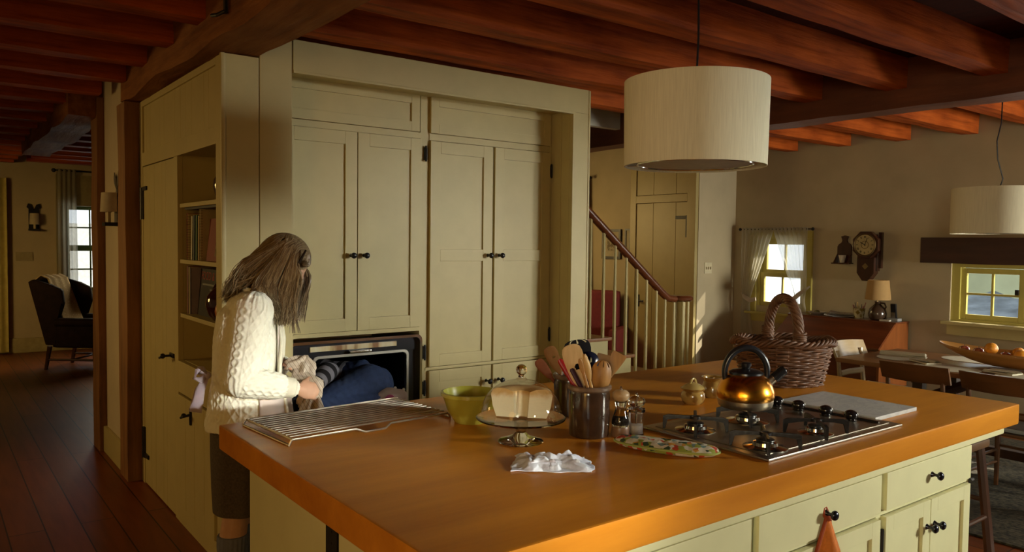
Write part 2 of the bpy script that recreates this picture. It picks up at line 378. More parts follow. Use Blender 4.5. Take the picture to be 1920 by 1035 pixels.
b = W(); b.box(7.30, 7.40, 3.06, 3.13, .93, 1.446); b.box(7.30, 7.40, .95, 1.02, .93, 1.446); b.box(7.301, 7.40, 1.02, 3.06, .93, .955); b.box(7.301, 7.40, 1.02, 3.06, 1.41, 1.446)
O('frame', b, TRIMP, w1)
for y0, y1 in ((2.56, 3.06), (2.055, 2.555), (1.55, 2.05), (1.03, 1.545)):
    b = W(); sash(b, y0, y1, .955, 1.405, 7.325, 2, 2); s = O('sash', b, TRIMP, w1)
    b = W(); b.box(7.340, 7.344, y0+.04, y1-.04, .99, 1.37); O('pane', b, pane_mat(), s)
b = W(); b.box(7.305, 7.325, 2.60, 2.63, 1.19, 1.235, .004); O('latch', b, IRON, w1)
b = W(); b.box(7.20, 7.32, .85, 3.175, .905, .935, .006); b.box(7.262, 7.282, .9, 3.145, .81, .905, .004); O('sill', b, PAINT, w1)
w2 = struct_root('window_2', (WX, 4.85, .9))
b = W()
b.box(7.255, 7.285, 4.475, 4.56, .866, 1.66, .004); b.box(7.255, 7.285, 5.14, 5.225, .866, 1.66, .004); b.box(7.255, 7.285, 4.475, 5.225, 1.66, 1.74, .004)
b.box(7.287, 7.40, 4.56, 4.585, .93, 1.635); b.box(7.287, 7.40, 5.115, 5.14, .93, 1.635); b.box(7.287, 7.40, 4.56, 5.14, 1.635, 1.66)
O('casing', b, TRIMP, w2)
b = W(); sash(b, 4.585, 5.115, .93, 1.29, 7.31, 2, 1); sash(b, 4.585, 5.115, 1.28, 1.64, 7.35, 2, 1); s = O('sash', b, TRIMP, w2)
b = W(); b.box(7.325, 7.328, 4.62, 5.08, .97, 1.25); b.box(7.365, 7.368, 4.62, 5.08, 1.32, 1.60); O('pane', b, pane_mat(), s)
b = W(); b.box(7.21, 7.32, 4.45, 5.25, .84, .865, .006); b.box(7.258, 7.28, 4.48, 5.22, .76, .84, .004); O('sill', b, TRIMP, w2)
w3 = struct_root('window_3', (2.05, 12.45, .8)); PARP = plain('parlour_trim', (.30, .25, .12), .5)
b = W()
b.box(1.50, 1.62, 12.41, 12.45, .82, 2.02); b.box(2.55, 2.67, 12.41, 12.45, .82, 2.02); b.box(1.5, 2.67, 12.41, 12.45, 2.02, 2.45); b.box(1.5, 2.67, 12.38, 12.45, .74, .82)
O('casing', b, PARP, w3)
b = W()
for x0, x1, z0, z1, y in ((1.62, 2.55, .82, 1.44, 12.48), (1.62, 2.55, 1.42, 2.02, 12.52)):
    b.box(x0, x0+.05, y, y+.03, z0, z1); b.box(x1-.05, x1, y, y+.03, z0, z1); b.box(x0, x1, y, y+.03, z0, z0+.05); b.box(x0, x1, y, y+.03, z1-.05, z1)
    for i in (1, 2): c = x0+(x1-x0)*i/3; b.box(c-.01, c+.01, y+.005, y+.025, z0, z1)
    c = (z0+z1)/2; b.box(x0, x1, y+.005, y+.025, c-.01, c+.01)
s = O('sash', b, plain('sash_green', (.10, .16, .06), .5), w3)
b = W(); b.box(1.66, 2.51, 12.492, 12.494, .86, 1.40); O('pane', b, pane_mat(), s)
# outside: snow, a bank and bare shrubs beyond the windows
SNOW = plain('snow', (.86, .90, .92), .9, var=.04, scale=1)
b = W(); b.box(7.6, 40, -15, 25, -.5, -.3); b.box(-12, 7.6, 12.8, 45, -.5, -.3); O('snow_ground', b, SNOW, kind='structure')
b = W()
b.grid(lambda u, v: (13+4*u, -9+15.5*v, -.3+1.5*math.sin(math.pi*min(1, u*1.0)*.5)*(.7+.3*noise.noise(Vector((u*3, v*9, 1))))), 10, 40)
O('hill_bank', b, plain('bank', (.12, .14, .16), .9, var=.5, scale=2.5, bmp=.3), kind='structure')
b = W(); b.grid(lambda u, v: (17+.3*math.sin(v*30), -8+16.3*v, .2+2.6*u), 4, 40); O('hill_field', b, plain('far_field', (.26, .275, .17), .9, var=.25, scale=.8), kind='structure')
b = W(); b.box(-8, 9, 17, 17.3, .2, .55); b.box(-8, 9, 17, 17.3, .8, 1.0); b.box(-8, 9, 20, 20.3, .4, 1.9)
O('fence_outside', b, plain('grey_fence', (.35, .35, .33), .9), kind='structure')
for (x, y, s) in ((10.2, 6.3, .55), (11.0, 7.0, .45)):
    b = W(); r2 = random.Random(int(x*10))
    for k in range(46):
        a, e = r2.uniform(0, 6.28), r2.uniform(.2, 1.3); d = Vector((math.cos(a)*math.cos(e), math.sin(a)*math.cos(e), math.sin(e)))
        p = Vector((x, y, -.3)); b.tube([p, p+d*s*.6, p+d*s*1.1+Vector((0, 0, .1))], [.012, .008, .003], 5)
    O('garden_shrub', b, plain('twig', (.16, .15, .14), .9), None, 'bare twiggy shrub in the snow outside the curtained window, ' + ('nearer one' if s > .5 else 'farther one'), 'shrub', 'shrubs in the snow')
# ------------------------------------------------------------------ built-in kitchen cabinets
PY, DY = 3.72, 3.93            # face of the surround, face of the recessed doors
t = T('cabinet_surround', 'olive-cream painted board surround framing the tall built-in cupboards', 'cabinet surround', (2.3, PY, 0))
b = W(); b.box(1.128, 1.298, PY, PY+.03, 0, 2.446, .004); b.box(1.302, 1.462, PY, PY+.03, 0, 2.565, .004); b.box(1.118, 1.140, PY-.008, PY+.02, 0, 2.446, .006); O('end_panel', b, PAINT, t)
b = W(); b.box(1.466, 3.44, PY-.004, PY+.035, 2.41, 2.562, .003); b.box(1.466, 3.31, PY-.01, PY+.02, 2.398, 2.412, .003); O('header', b, PAINT, t)
b = W(); b.box(3.305, 3.44, PY-.004, PY+.035, 0, 2.41, .003); b.box(3.296, 3.306, PY-.008, PY+.02, 0, 2.41, .003); b.box(3.43, 3.445, PY-.008, PY+.3, 0, 2.56, .003); O('right_stile', b, PAINT, t)
b = W(); b.box(3.305, 3.33, PY+.035, DY+.02, 0, 2.42); b.box(3.30, 3.312, PY+.11, PY+.118, 0, 2.41); O('reveal', b, PAINT, t)
b = W(); b.box(3.40, 3.44, PY+.03, 4.59, 0, 2.56); b.box(1.466, 3.44, PY+.035, DY+.05, 2.42, 2.56); b.box(1.44, 1.466, PY+.03, DY+.6, 0, 2.56); O('side', b, PAINT, t)
def framed(mb, x0, x1, z0, z1, y, th=.022, st=.075, rec=.010, mid=None):
    """a flat-panel door facing -y, with its sunk panel(s)"""
    zs = [z0, z1] if mid is None else [z0, mid, z1]
    mb.box(x0, x0+st, y, y+th, z0, z1, .002); mb.box(x1-st, x1, y, y+th, z0, z1, .002)
    mb.box(x0+st, x1-st, y, y+th, z0, z0+st, .002); mb.box(x0+st, x1-st, y, y+th, z1-st, z1, .002)
    if mid: mb.box(x0+st, x1-st, y, y+th, mid-st/2, mid+st/2, .002)
    mb.box(x0+st-.002, x1-st+.002, y+rec, y+th-.002, z0+st-.002, z1-st+.002)
def ball_knob(mb, x, y, z, r=.017, L=.036):
    mb.tube([(x, y, z), (x, y-.006, z), (x, y-.012, z), (x, y-L+r*.6, z)], [.011, .008, .0055, .0055], 12); mb.ell((x, y-L, z), (r, r*.72, r), 16)
def hinge(mb, x, z, y, h=.075): mb.box(x-.010, x+.010, y-.012, y+.004, z-h/2, z+h/2, .003); mb.tube([(x, y-.012, z-h/2-.008), (x, y-.012, z+h/2+.008)], .006, 8)
# left unit: oven tower
t = T('oven_cupboard', 'tall olive-cream cupboard above the open oven, two doors with black knobs', 'cupboard', (1.9, DY+.3, 0))
b = W()
b.box(1.466, 1.50, DY-.002, DY+.02, 0, 2.42); b.box(2.312, 2.352, DY-.002, DY+.02, 1.06, 2.42); b.box(1.50, 2.312, DY-.002, DY+.02, 2.175, 2.21); b.box(1.50, 2.312, DY-.002, DY+.02, 1.06, 1.082)
b.box(1.466, 2.352, DY+.02, DY+.6, 1.06, 2.42); b.box(1.466, 2.352, DY-.002, DY+.6, 0, .53); b.box(2.312, 2.352, DY-.002, DY+.6, .53, 1.06)
O('carcass', b, PAINT, t)
b = W(); framed(b, 1.480, 2.300, 2.212, 2.425, DY-.016, st=.055); O('top_panel', b, PAINT, t)
for x0, x1, kx in ((1.480, 1.907, 1.872), (1.912, 2.312, 1.950)):
    b = W(); framed(b, x0, x1, 1.085, 2.172, DY-.016, st=.07); d = O('door', b, PAINT, t)
    b = W(); ball_knob(b, kx, DY-.016, 1.50); O('knob', b, BLACK, d)
for z in (2.09, .93, .72): b = W(); hinge(b, 2.342, z, DY-.004); O('hinge', b, IRON, t)
# right unit: pantry
t = T('pantry_cupboard', 'tall olive-cream pantry cupboard right of the oven, pairs of doors above and below', 'cupboard', (2.85, DY+.3, 0))
b = W()
b.box(2.352, 2.372, DY+.004, DY+.02, 0, 2.42); b.box(2.3725, 3.2845, DY-.002, DY+.02, 2.172, 2.21); b.box(2.352, 3.305, DY-.006, DY+.02, .822, .838, .002); b.box(2.352, 3.305, DY+.02, DY+.6, 0, 2.42); b.box(3.285, 3.305, DY-.002, DY+.02, 0, 2.42)
O('carcass', b, PAINT, t)
b = W(); framed(b, 2.374, 3.285, 2.212, 2.425, DY-.016, st=.055); O('top_panel', b, PAINT, t)
for x0, x1, kx in ((2.374, 2.822, 2.79), (2.838, 3.285, 2.876)):
    b = W(); framed(b, x0, x1, .842, 2.168, DY-.016, st=.07, mid=1.50); d = O('upper_door', b, PAINT, t)
    b = W(); ball_knob(b, kx, DY-.016, 1.50); O('knob', b, BLACK, d)
for x0, x1, kx in ((2.374, 2.822, 2.785), (2.838, 3.285, 2.880)):
    b = W(); framed(b, x0, x1, .10, .818, DY-.016, st=.07); d = O('lower_door', b, PAINT, t)
    b = W(); ball_knob(b, kx, DY-.016, .722, L=.045); O('knob', b, BLACK, d)
for z in (2.05, .98): b = W(); hinge(b, 3.290, z, DY-.006); O('hinge', b, IRON, t)
# ------------------------------------------------------------------ oven
t = T('built_in_oven', 'built-in black wall oven with its door open under the cream cupboard doors', 'oven', (1.9, DY, .55))
b = W(); r = .035
def rrect(x0, x1, z0, z1, r, n=6):
    out = []
    for cx, cz, a in ((x1-r, z1-r, 0), (x0+r, z1-r, 90), (x0+r, z0+r, 180), (x1-r, z0+r, 270)):
        out += [(cx+r*math.cos(R(a+90*i/n)), cz+r*math.sin(R(a+90*i/n))) for i in range(n+1)]
    return out
def frame_ring(mb, o0, o1, y0, y1):
    n = len(o0); A = [mb._v((x, y0, z)) for x, z in o0]; B = [mb._v((x, y0, z)) for x, z in o1]; Cc = [mb._v((x, y1, z)) for x, z in o0]; D = [mb._v((x, y1, z)) for x, z in o1]
    for i in range(n):
        j = (i+1) % n
        mb._f([A[i], A[j], B[j], B[i]]); mb._f([Cc[j], Cc[i], D[i], D[j]]); mb._f([A[j], A[i], Cc[i], Cc[j]]); mb._f([B[i], B[j], D[j], D[i]])
b = W(); frame_ring(b, rrect(1.502, 2.305, .54, 1.045, .035), rrect(1.517, 2.290, .555, 1.030, .028), DY-.05, DY+.03); O('rim', b, CHROME, t)
b = W(); b.box(1.517, 2.290, DY-.02, DY+.03, .955, 1.030, .003); b.box(1.517, 1.660, DY-.012, DY+.03, .555, .955); b.box(2.220, 2.290, DY-.012, DY+.03, .555, .955); b.box(1.517, 2.29, DY-.012, DY+.03, .555, .60); O('front_panel', b, ENAMEL, t)
b = W(); frame_ring(b, rrect(1.650, 2.232, .590, .960, .03), rrect(1.662, 2.218, .602, .946, .025), DY-.022, DY); O('cavity_trim', b, STEEL, t)
def strip_mat():
    mt, nt, bb = nodes('stained_strip'); n = noise_tex(nt, coords(nt, (4, 1, .6)), 2.6, 3)
    r = ramp(nt, [(.42, (.32, .14, .04)), (.49, (.72, .56, .28)), (.62, (.82, .74, .52)), (.75, (.70, .56, .28))]); nt.links.new(n.outputs['Fac'], r.inputs[0]); nt.links.new(r.outputs[0], bb.inputs['Base Color']); bb.inputs['Roughness'].default_value = .4; return mt
b = W(); b.box(1.632, 2.150, DY-.028, DY-.018, .985, 1.013, .003); O('vent_strip', b, strip_mat(), t, 'stained cream strip')
b = W(); b.box(1.85, 1.98, DY-.055, DY-.02, .966, .980, .005); O('latch', b, CHROME, t)
b = W(); x0, x1, y0, y1, z0, z1 = 1.655, 2.225, DY+.005, DY+.56, .595, .955
b.box(x0, x1, y1, y1+.01, z0, z1); b.box(x0-.01, x0, y0, y1, z0, z1); b.box(x1, x1+.01, y0, y1, z0, z1); b.box(x0, x1, y0, y1, z0-.01, z0); b.box(x0, x1, y0, y1, z1, z1+.01)
for k in range(4): b.tube([(x1-.004, y0+.04, z0+.07+k*.08), (x1-.004, y1-.02, z0+.07+k*.08)], .005, 6)
O('cavity', b, ENAMEL, t)
b = W(); b.box(1.517, 2.290, DY-.56, DY-.03, .50, .545, .012); d = O('oven_door', b, ENAMEL, t)
b = W(); b.tube([(1.57, DY-.56, .50), (1.57, DY-.60, .49), (2.24, DY-.60, .49), (2.24, DY-.56, .50)], .012, 10); O('handle', b, CHROME, d)

# ------------------------------------------------------------------ left side: closet door and open bookcase (faces -x at x=1.128)
SX = 1.128
t = T('bookcase_cabinet', 'olive-cream built-in with plank top panel, open shelves and a latched lower door', 'bookcase', (SX+.2, 4.2, 0))
b = W()
b.box(SX, SX+.03, 3.751, 3.832, 0, 2.446, .003); b.box(SX, SX+.03, 4.535, 4.61, .0, 2.035, .003); b.box(SX, SX+.03, 3.832, 5.37, 2.035, 2.12, .003); b.box(SX, SX+.03, 3.832, 5.37, 2.41, 2.446, .003)
b.box(SX, SX+.03, 5.37, 5.45, 0, 2.446, .003); b.box(SX, SX+.03, 3.832, 4.535, .73, .905, .003); b.box(SX, SX+.03, 3.832, 4.535, 0, .10)
O('face_frame', b, PAINT, t)
b = W()
ys = [3.832, 3.98, 4.06, 4.28, 4.40, 4.50, 4.62, 4.86, 4.97, 5.20, 5.30, 5.37]
for a, c in zip(ys, ys[1:]): b.box(SX+.010, SX+.024, a+.0015, c-.0015, 2.12, 2.41, .002)
O('plank_panel', b, PAINT, t)
b = W(); b.box(SX+.03, SX+.36, 4.535, 4.555, .905, 2.06); b.box(SX+.03, SX+.36, 3.80, 3.832, .905, 2.06); b.box(SX+.35, SX+.37, 3.80, 4.555, .905, 2.06); b.box(SX+.03, SX+.36, 3.80, 4.555, 2.04, 2.06); b.box(SX+.031, SX+.36, 3.833, 4.534, .885, .9065); O('niche', b, PAINT, t)
for z in (1.772, 1.466, 1.168):
    b = W(); b.box(SX+.012, SX+.35, 3.833, 4.534, z-.022, z, .002); O('shelf', b, PAINT, t)
b = W()
for i in range(4): a = 3.845+(4.525-3.845)*i/4; b.box(SX-.010, SX+.012, a+.0015, a+.17-.0015, .105, .722, .003)
d = O('lower_door', b, PAINT, t)
b = W(); b.box(SX-.020, SX-.008, 4.23, 4.25, .60, .69, .004); b.tube([(SX-.016, 4.24, .655), (SX-.05, 4.24, .65), (SX-.055, 4.27, .64)], .007, 8); b.ell((SX-.045, 4.255, .652), .013); O('latch', b, IRON, d)
d1 = struct_root('door_1', (SX, 5.0, 0))
b = W(); ys = [4.615, 4.80, 4.885, 5.07, 5.19, 5.365]
for a, c in zip(ys, ys[1:]): b.box(SX+.002, SX+.026, a+.0015, c-.0015, .01, 2.03, .002)
O('door_boards', b, PAINT, d1)
for z in (1.83, .30):
    b = W(); b.box(SX-.008, SX+.002, 5.345, 5.372, z-.13, z+.07, .002); b.box(SX-.008, SX+.002, 5.25, 5.36, z+.05 if z > 1 else z-.12, z+.075 if z > 1 else z-.095, .002); b.tube([(SX-.008, 5.372, z-.13), (SX-.008, 5.372, z+.07)], .008, 8)
    O('door_hinge', b, IRON, d1)
b = W(); b.box(SX-.008, SX+.002, 4.62, 4.70, .905, .93, .003); b.tube([(SX-.004, 4.66, .917), (SX-.05, 4.66, .917), (SX-.055, 4.72, .900)], .007, 8); b.ell((SX-.052, 4.66, .917), .015); O('door_latch', b, IRON, d1)
b = W(); b.box(SX+.338, SX+.348, 4.10, 4.18, .985, 1.105, .004); s_ = O('wall_outlet', b, plain('outlet_cream', (.46, .40, .26), .45), None, 'cream double power outlet at the back of the lowest bookcase niche', 'power outlet')
for z in (1.075, 1.018):
    b = W(); b.box(SX+.336, SX+.3385, 4.125, 4.155, z-.022, z+.012, .001); O('socket', b, plain('socket_shade', (.30, .25, .15), .5), s_)
# floor register
b = W(); b.box(.90, 1.11, 3.50, 3.78, 0, .006, .001)
for i in range(9): b.box(.92, 1.09, 3.515+i*.029, 3.528+i*.029, .006, .009)
O('floor_vent', b, IRON, None, 'black metal floor vent beside the corner of the built-in', 'floor vent')
# ------------------------------------------------------------------ things in the bookcase
NX = SX
def jar_mat(name, c, band):
    mt, nt, b = nodes(name); n = noise_tex(nt, coords(nt), 22, 2); r = ramp(nt, [(.45, c), (.55, band)]); nt.links.new(n.outputs['Fac'], r.inputs[0]); nt.links.new(r.outputs[0], b.inputs['Base Color'])
    b.inputs['Roughness'].default_value = .15; b.inputs['Coat Weight'].default_value = .6; return mt
GINGER = jar_mat('painted_jar', (.04, .032, .03), (.13, .09, .10))
def jar(y, x, label, h=.18, r=.075):
    t = T('ginger_jar', label, 'jar', (x, y, 1.772), group='dark glazed jars on the top shelf')
    b = MB(); b.lathe([(0, 0), (r*.62, 0), (r*.80, .02), (r, h*.42), (r*.96, h*.62), (r*.62, h*.84), (r*.42, h*.90), (r*.45, h*.97), (r*.40, h*.97), (r*.36, h*.9), (0, h*.88)], n=28); O('body', b, GINGER, t)
    b = MB(); b.tube([(0, -r*.45, h*.93), (0, -r*.2, h*1.06), (0, r*.2, h*1.06), (0, r*.45, h*.93)], .006, 8); O('handle', b, IRON, t)
jar(4.16, SX+.16, 'dark glazed ovoid jar on the top bookcase shelf, farther back of the pair', .19, .075)
jar(3.96, SX+.12, 'dark glazed ovoid jar on the top bookcase shelf, partly behind the corner post', .21, .08)
def book(y, th, h, dep, z, col, label, tilt=0, x=SX+.04, group='books standing on the middle shelves', spiral=False, tail=None):
    t = T('book', label, 'book', (x, y, z), group=group)
    M = Matrix.Rotation(tilt, 4, 'X')
    b = MB(M); b.box(0, dep, 0, .003, 0, h); b.box(0, dep, th-.003, th, 0, h); 
    if not spiral: b.box(0, .003, 0, th, 0, h)
    O('cover', b, plain('book_'+str(col), col, .5, var=.15), t)
    b = MB(M); b.box(.005, dep-.004, .003, th-.003, .003, h-.004); O('pages', b, plain('book_pages', (.55, .47, .32), .9), t)
    if spiral:
        b = MB(M)
        for k in range(int(h/.014)): b.tube([(.006+.008*math.cos(a), th/2+th*.55*math.sin(a), .01+k*.014) for a in arc(0, 2*math.pi, 8)], .0013, 5)
        O('spiral_binding', b, IRON, t)
zB = 1.466
b4 = [(4.505, .022, .255, (.30, .10, .05), 'spiral bound cookbook with rust red cover, leftmost on the cookbook shelf', 0, True),
      (4.478, .020, .25, (.42, .30, .12), 'spiral bound tan notebook second from the left on the cookbook shelf', 0, True),
      (4.425, .028, .235, (.62, .60, .52), 'slim white spined book leaning on the cookbook shelf', .06, False),
      (4.385, .030, .240, (.05, .075, .09), 'dark blue-grey book leaning beside the white spined one', .05, False),
      (4.335, .030, .240, (.035, .12, .03), 'dark green book leaning in the middle of the cookbook shelf', .04, False),
      (4.290, .026, .235, (.42, .27, .10), 'pale tan book leaning right of the green one', .03, False),
      (4.255, .024, .27, (.46, .36, .20), 'tall cream spiral bound book behind the red one on the cookbook shelf', 0, True)]
for y, th, h, col, lab, tl, sp in b4: book(y-th, th, h, .2, zB, col, lab, tl, spiral=sp)
t = T('book', 'red cookbook facing out with a small picture panel on its cover', 'book', (SX+.03, 4.05, zB), group='books standing on the middle shelves')
b = MB(Matrix.Rotation(R(6), 4, 'Y')); b.box(.03, .05, -.17, .16, 0, .225, .002); O('cover', b, plain('book_red', (.22, .012, .010), .4), t)
b = MB(Matrix.Rotation(R(6), 4, 'Y')); b.box(.029, .031, -.15, .02, .03, .185); O('cover_picture', b, jar_mat('cover_picture', (.45, .36, .24), (.05, .02, .02)), t)
for k, (y0, y1, zz, col, lab) in enumerate([(3.90, 4.46, 0, (.03, .03, .045), 'dark navy book lying flat across the tops of the cookbooks')]):
    t = T('book', lab, 'book', (SX+.03, 4.2, zB+.272)); b = MB(); b.box(0, .22, -.32, .30, 0, .006); b.box(0, .22, -.32, .30, .026, .032); b.box(0, .004, -.32, .30, .006, .026); O('cover', b, plain('book_navy', col, .4), t)
    b = MB(); b.box(.005, .216, -.315, .296, .006, .026); O('pages', b, plain('book_pages', (.55, .47, .32), .9), t)
zC = 1.168
for y, th, h, col, lab in [(4.50, .024, .262, (.26, .09, .11), 'dusty pink magazine leftmost on the lower book shelf'), (4.47, .024, .258, (.50, .38, .20), 'cream spined magazine on the lower book shelf'), (4.442, .014, .255, (.30, .24, .28), 'thin mauve magazine beside the dark cover on the lower book shelf')]:
    book(y-th, th, h, .2, zC, col, lab)
t = T('magazine', 'black magazine facing out with a red title and grey subtitle lines behind the brown jug', 'magazine', (SX+.05, 4.2, zC), group='books standing on the middle shelves')
TL = Matrix.Rotation(R(5), 4, 'Y')
b = MB(TL); b.box(.02, .03, -.34, .215, 0, .255, .001); O('cover', b, plain('mag_black', (.02, .018, .02), .35), t)
def text(body, size, M, mat_, parent, name='lettering', ext=.0006):
    cu = bpy.data.curves.new(name, 'FONT'); cu.body = body; cu.size = size; cu.extrude = ext; cu.align_x = 'LEFT'
    o = bpy.data.objects.new(name, cu); C.objects.link(o); cu.materials.append(mat_)
    dg = bpy.context.evaluated_depsgraph_get(); me = bpy.data.meshes.new_from_object(o.evaluated_get(dg)); bpy.data.objects.remove(o); bpy.data.curves.remove(cu)
    me.transform(M); o = bpy.data.objects.new(name, me); C.objects.link(o)
    if parent: o.parent = parent
    return o
FACE = Matrix(((0, 0, -1, 0), (-1, 0, 0, 0), (0, 1, 0, 0), (0, 0, 0, 1)))      # text plane facing -x, reading towards -y
text('FOOD & W', .062, TL @ Matrix.Translation((.0195, .19, .196)) @ FACE, plain('title_red', (.30, .012, .012), .4), t)
def lines(mb, rows):
    for y0, y1, z, h in rows: mb.box(.0185, .0205, y0, y1, z, z+h)
b = MB(TL); lines(b, [(-.30, .16, .166, .010), (-.28, .02, .142, .007)]); O('subtitle', b, plain('sub_grey', (.16, .16, .17), .5), t)
t = T('jug', 'glossy round brown jug on the lower book shelf in front of the black magazine', 'jug', (SX+.10, 4.01, zC))
b = MB(); r, h = .098, .19; b.lathe([(0, 0), (r*.6, 0), (r*.85, .03), (r, .085), (r*.93, .125), (r*.62, .16), (r*.45, .172), (r*.48, .19), (r*.40, .19), (r*.38, .17), (0, .16)], n=32); O('body', b, plain('dark_red_glaze', (.045, .012, .010), .08, coat=.8), t)
b = MB(); b.tube([(0, .04, .18), (-.02, .075, .185), (-.03, .10, .155), (-.02, .098, .12)], .008, 8); O('handle', b, plain('dark_red_glaze', (.045, .012, .010), .08), t)
b = MB(); b.ell((0, 0, .06), (.055, .055, .06), 20); b.tube([(0, 0, .118), (.004, 0, .13)], [.008, .004], 8); O('gourd', b, plain('gourd_orange', (.45, .13, .02), .35), None, 'small orange gourd at the right end of the lower book shelf', 'gourd', origin=(0, 0, 0)).location = (SX+.06, 3.868, zC)
t = T('crock', 'small tan stoneware crock in the lowest bookcase niche beside the outlet', 'crock', (SX+.13, 4.02, .906))
b = MB(); b.lathe([(0, 0), (.062, 0), (.075, .03), (.077, .085), (.062, .115), (.060, .13), (.066, .14), (.058, .14), (.052, .12), (0, .10)], n=28); O('body', b, plain('tan_stoneware', (.30, .17, .06), .4, var=.25), t)

# ------------------------------------------------------------------ island
t = T('kitchen_island', 'pale cream painted island cabinet with drawers and doors under the thick wooden top', 'kitchen island', (2.1, 2.0, 0))
IY = 1.345
b = W()
b.box(.915, 3.345, IY+.02, 2.66, .10, .83); b.box(.95, 3.30, IY+.08, 2.6, 0, .10)
b.box(.90, .917, 2.04, 2.68, .02, .83, .003); b.box(.90, .917, IY+.0, 1.955, .02, .83, .003)
b.box(2.620, 2.652, IY, IY+.02, .05, .83); b.box(1.885, 1.915, IY, IY+.02, .05, .83); b.box(1.14, 1.17, IY, IY+.02, .05, .83); b.box(3.318, 3.345, IY, IY+.02, .05, .83); b.box(.90, .93, IY, IY+.02, .05, .83)
b.box(.90, 3.345, IY-.004, IY+.02, .646, .662, .002); b.box(.90, 3.345, IY, IY+.02, .05, .10)
O('body', b, PAINT_LIT, t)
b = W(); b.box(.90, 3.63, IY-.02, IY+.02, .800, .832, .004); b.box(3.345, 3.63, IY+.02, 2.66, .79, .832, .003); O('apron', b, PAINT_LIT, t)
b = W(); b.box(.898, .915, 1.962, 2.035, .02, .83)
for i in range(12): b.tube([(.897, 1.998, .80-i*.032), (.8985, 1.998, .80-i*.032)], .004, 6)
O('bracket_rail', b, IRON, t, 'black metal bracket rail')
def drawer(x0, x1, kx):
    b = W(); b.box(x0, x1, IY-.020, IY+.001, .664, .798, .003); d = O('drawer', b, PAINT_LIT, t)
    b = W(); ball_knob(b, kx, IY-.02, .737, .016, .031); O('knob', b, PEWTER, d)
drawer(2.655, 3.322, 2.985); drawer(1.918, 2.618, 2.268); drawer(1.172, 1.883, 1.53)
for x0, x1, kx in ((2.655, 2.985, 2.958), (2.990, 3.322, 3.018), (1.918, 2.264, 2.238), (2.268, 2.618, 2.294), (1.172, 1.524, 1.50), (1.528, 1.883, 1.555)):
    b = W(); framed(b, x0, x1, .105, .642, IY-.020, st=.055, rec=.012); d = O('door', b, PAINT_LIT, t)
    b = W(); ball_knob(b, kx, IY-.02, .545, .016, .031); O('knob', b, PEWTER, d)
for x in (2.637, 1.90):
    b = W(); hinge(b, x, .56, IY-.004, .07); O('hinge', b, IRON, t)
b = W(); b.tube([(3.335, IY-.012, .650), (3.36, IY-.012, .650)], .007, 8); O('hinge', b, IRON, t)
b = W(); b.box(.833, 3.722, 1.302, 2.812, .832, .920, .010); O('countertop', b, BUTCHER, None, 'thick honey-brown butcher block worktop of the kitchen island', 'countertop', smooth=50)
# pot holder on the drawer knob
t = T('pot_holder', 'orange quilted pot holder hanging by its loop from a drawer knob of the island', 'pot holder', (2.268, 1.30, .50))
def cloth_fold(u, v):
    w_ = .012 + .085*min(1, v*1.25); a = (u-.5)*2
    return (a*w_*.72 - .01*v + .02*v*a, .018 - .032*math.cos(a*1.9)*min(1, v*2) + .012*math.sin(a*7)*v - .012*v, .222 - .19*v - .02*abs(a)*v)
b = MB(); b.grid(cloth_fold, 24, 18); O('pad', b, plain('orange_cloth', (.60, .17, .025), .9, var=.15, scale=60, bmp=.3), t, solid=.008)
b = MB(); b.tube([cloth_fold(0, k/18) for k in range(19)], .006, 8); b.tube([cloth_fold(1, k/18) for k in range(19)], .006, 8); b.tube([(0, .012, .216), (-.012, .025, .232), (-.008, .030, .252), (.004, .030, .254), (.012, .026, .236), (.004, .012, .214)], .006, 8); O('binding', b, plain('rust_cloth', (.30, .05, .012), .9), t, 'rust red binding and loop')

# ------------------------------------------------------------------ things on the counter
ZC = .920
# oven rack
t = T('oven_rack', 'wire oven rack laid on the left end of the wooden worktop', 'oven rack', (1.235, 2.59, ZC), R(4.6))
RW = plain('rack_wire', (.66, .60, .48), .32, 1, .18, 20)
L, D = .62, .36
b = MB(); z = .020
b.tube([(-L/2, D/2, z), (L/2, D/2, z), (L/2, -D/2, z), (.06, -D/2, z), (.03, -D/2-.012, z-.012), (-.05, -D/2-.012, z-.012), (-.08, -D/2, z), (-L/2, -D/2, z)], .0042, 8, close=True)
b.tube([(-L/2-.004, D/2, z), (-L/2-.012, D/2, .004), (-L/2-.012, -D/2, .004), (-L/2-.004, -D/2, z)], .0042, 8); b.tube([(L/2+.004, D/2, z), (L/2+.012, D/2, .004), (L/2+.012, -D/2, .004), (L/2+.004, -D/2, z)], .0042, 8)
O('frame', b, RW, t)
b = MB()
for i in range(12): y = -D/2 + D*(i+.9)/12.8; b.tube([(-L/2, y, z+.004), (L/2, y, z+.004)], .0034, 8)
O('wires', b, RW, t)
# green mixing bowl
t = T('mixing_bowl', 'yellow-green mixing bowl on the worktop behind the glass cake stand', 'bowl', (1.60, 2.345, ZC))
b = MB(); b.lathe([(0, .004), (.050, .004), (.055, 0), (.060, .004), (.085, .045), (.100, .088), (.104, .098), (.110, .100), (.110, .112), (.101, .114), (.096, .100), (.080, .045), (.05, .012), (0, .010)], n=48); O('bowl', b, plain('green_bowl', (.42, .40, .055), .22, var=.04, coat=.4), t)
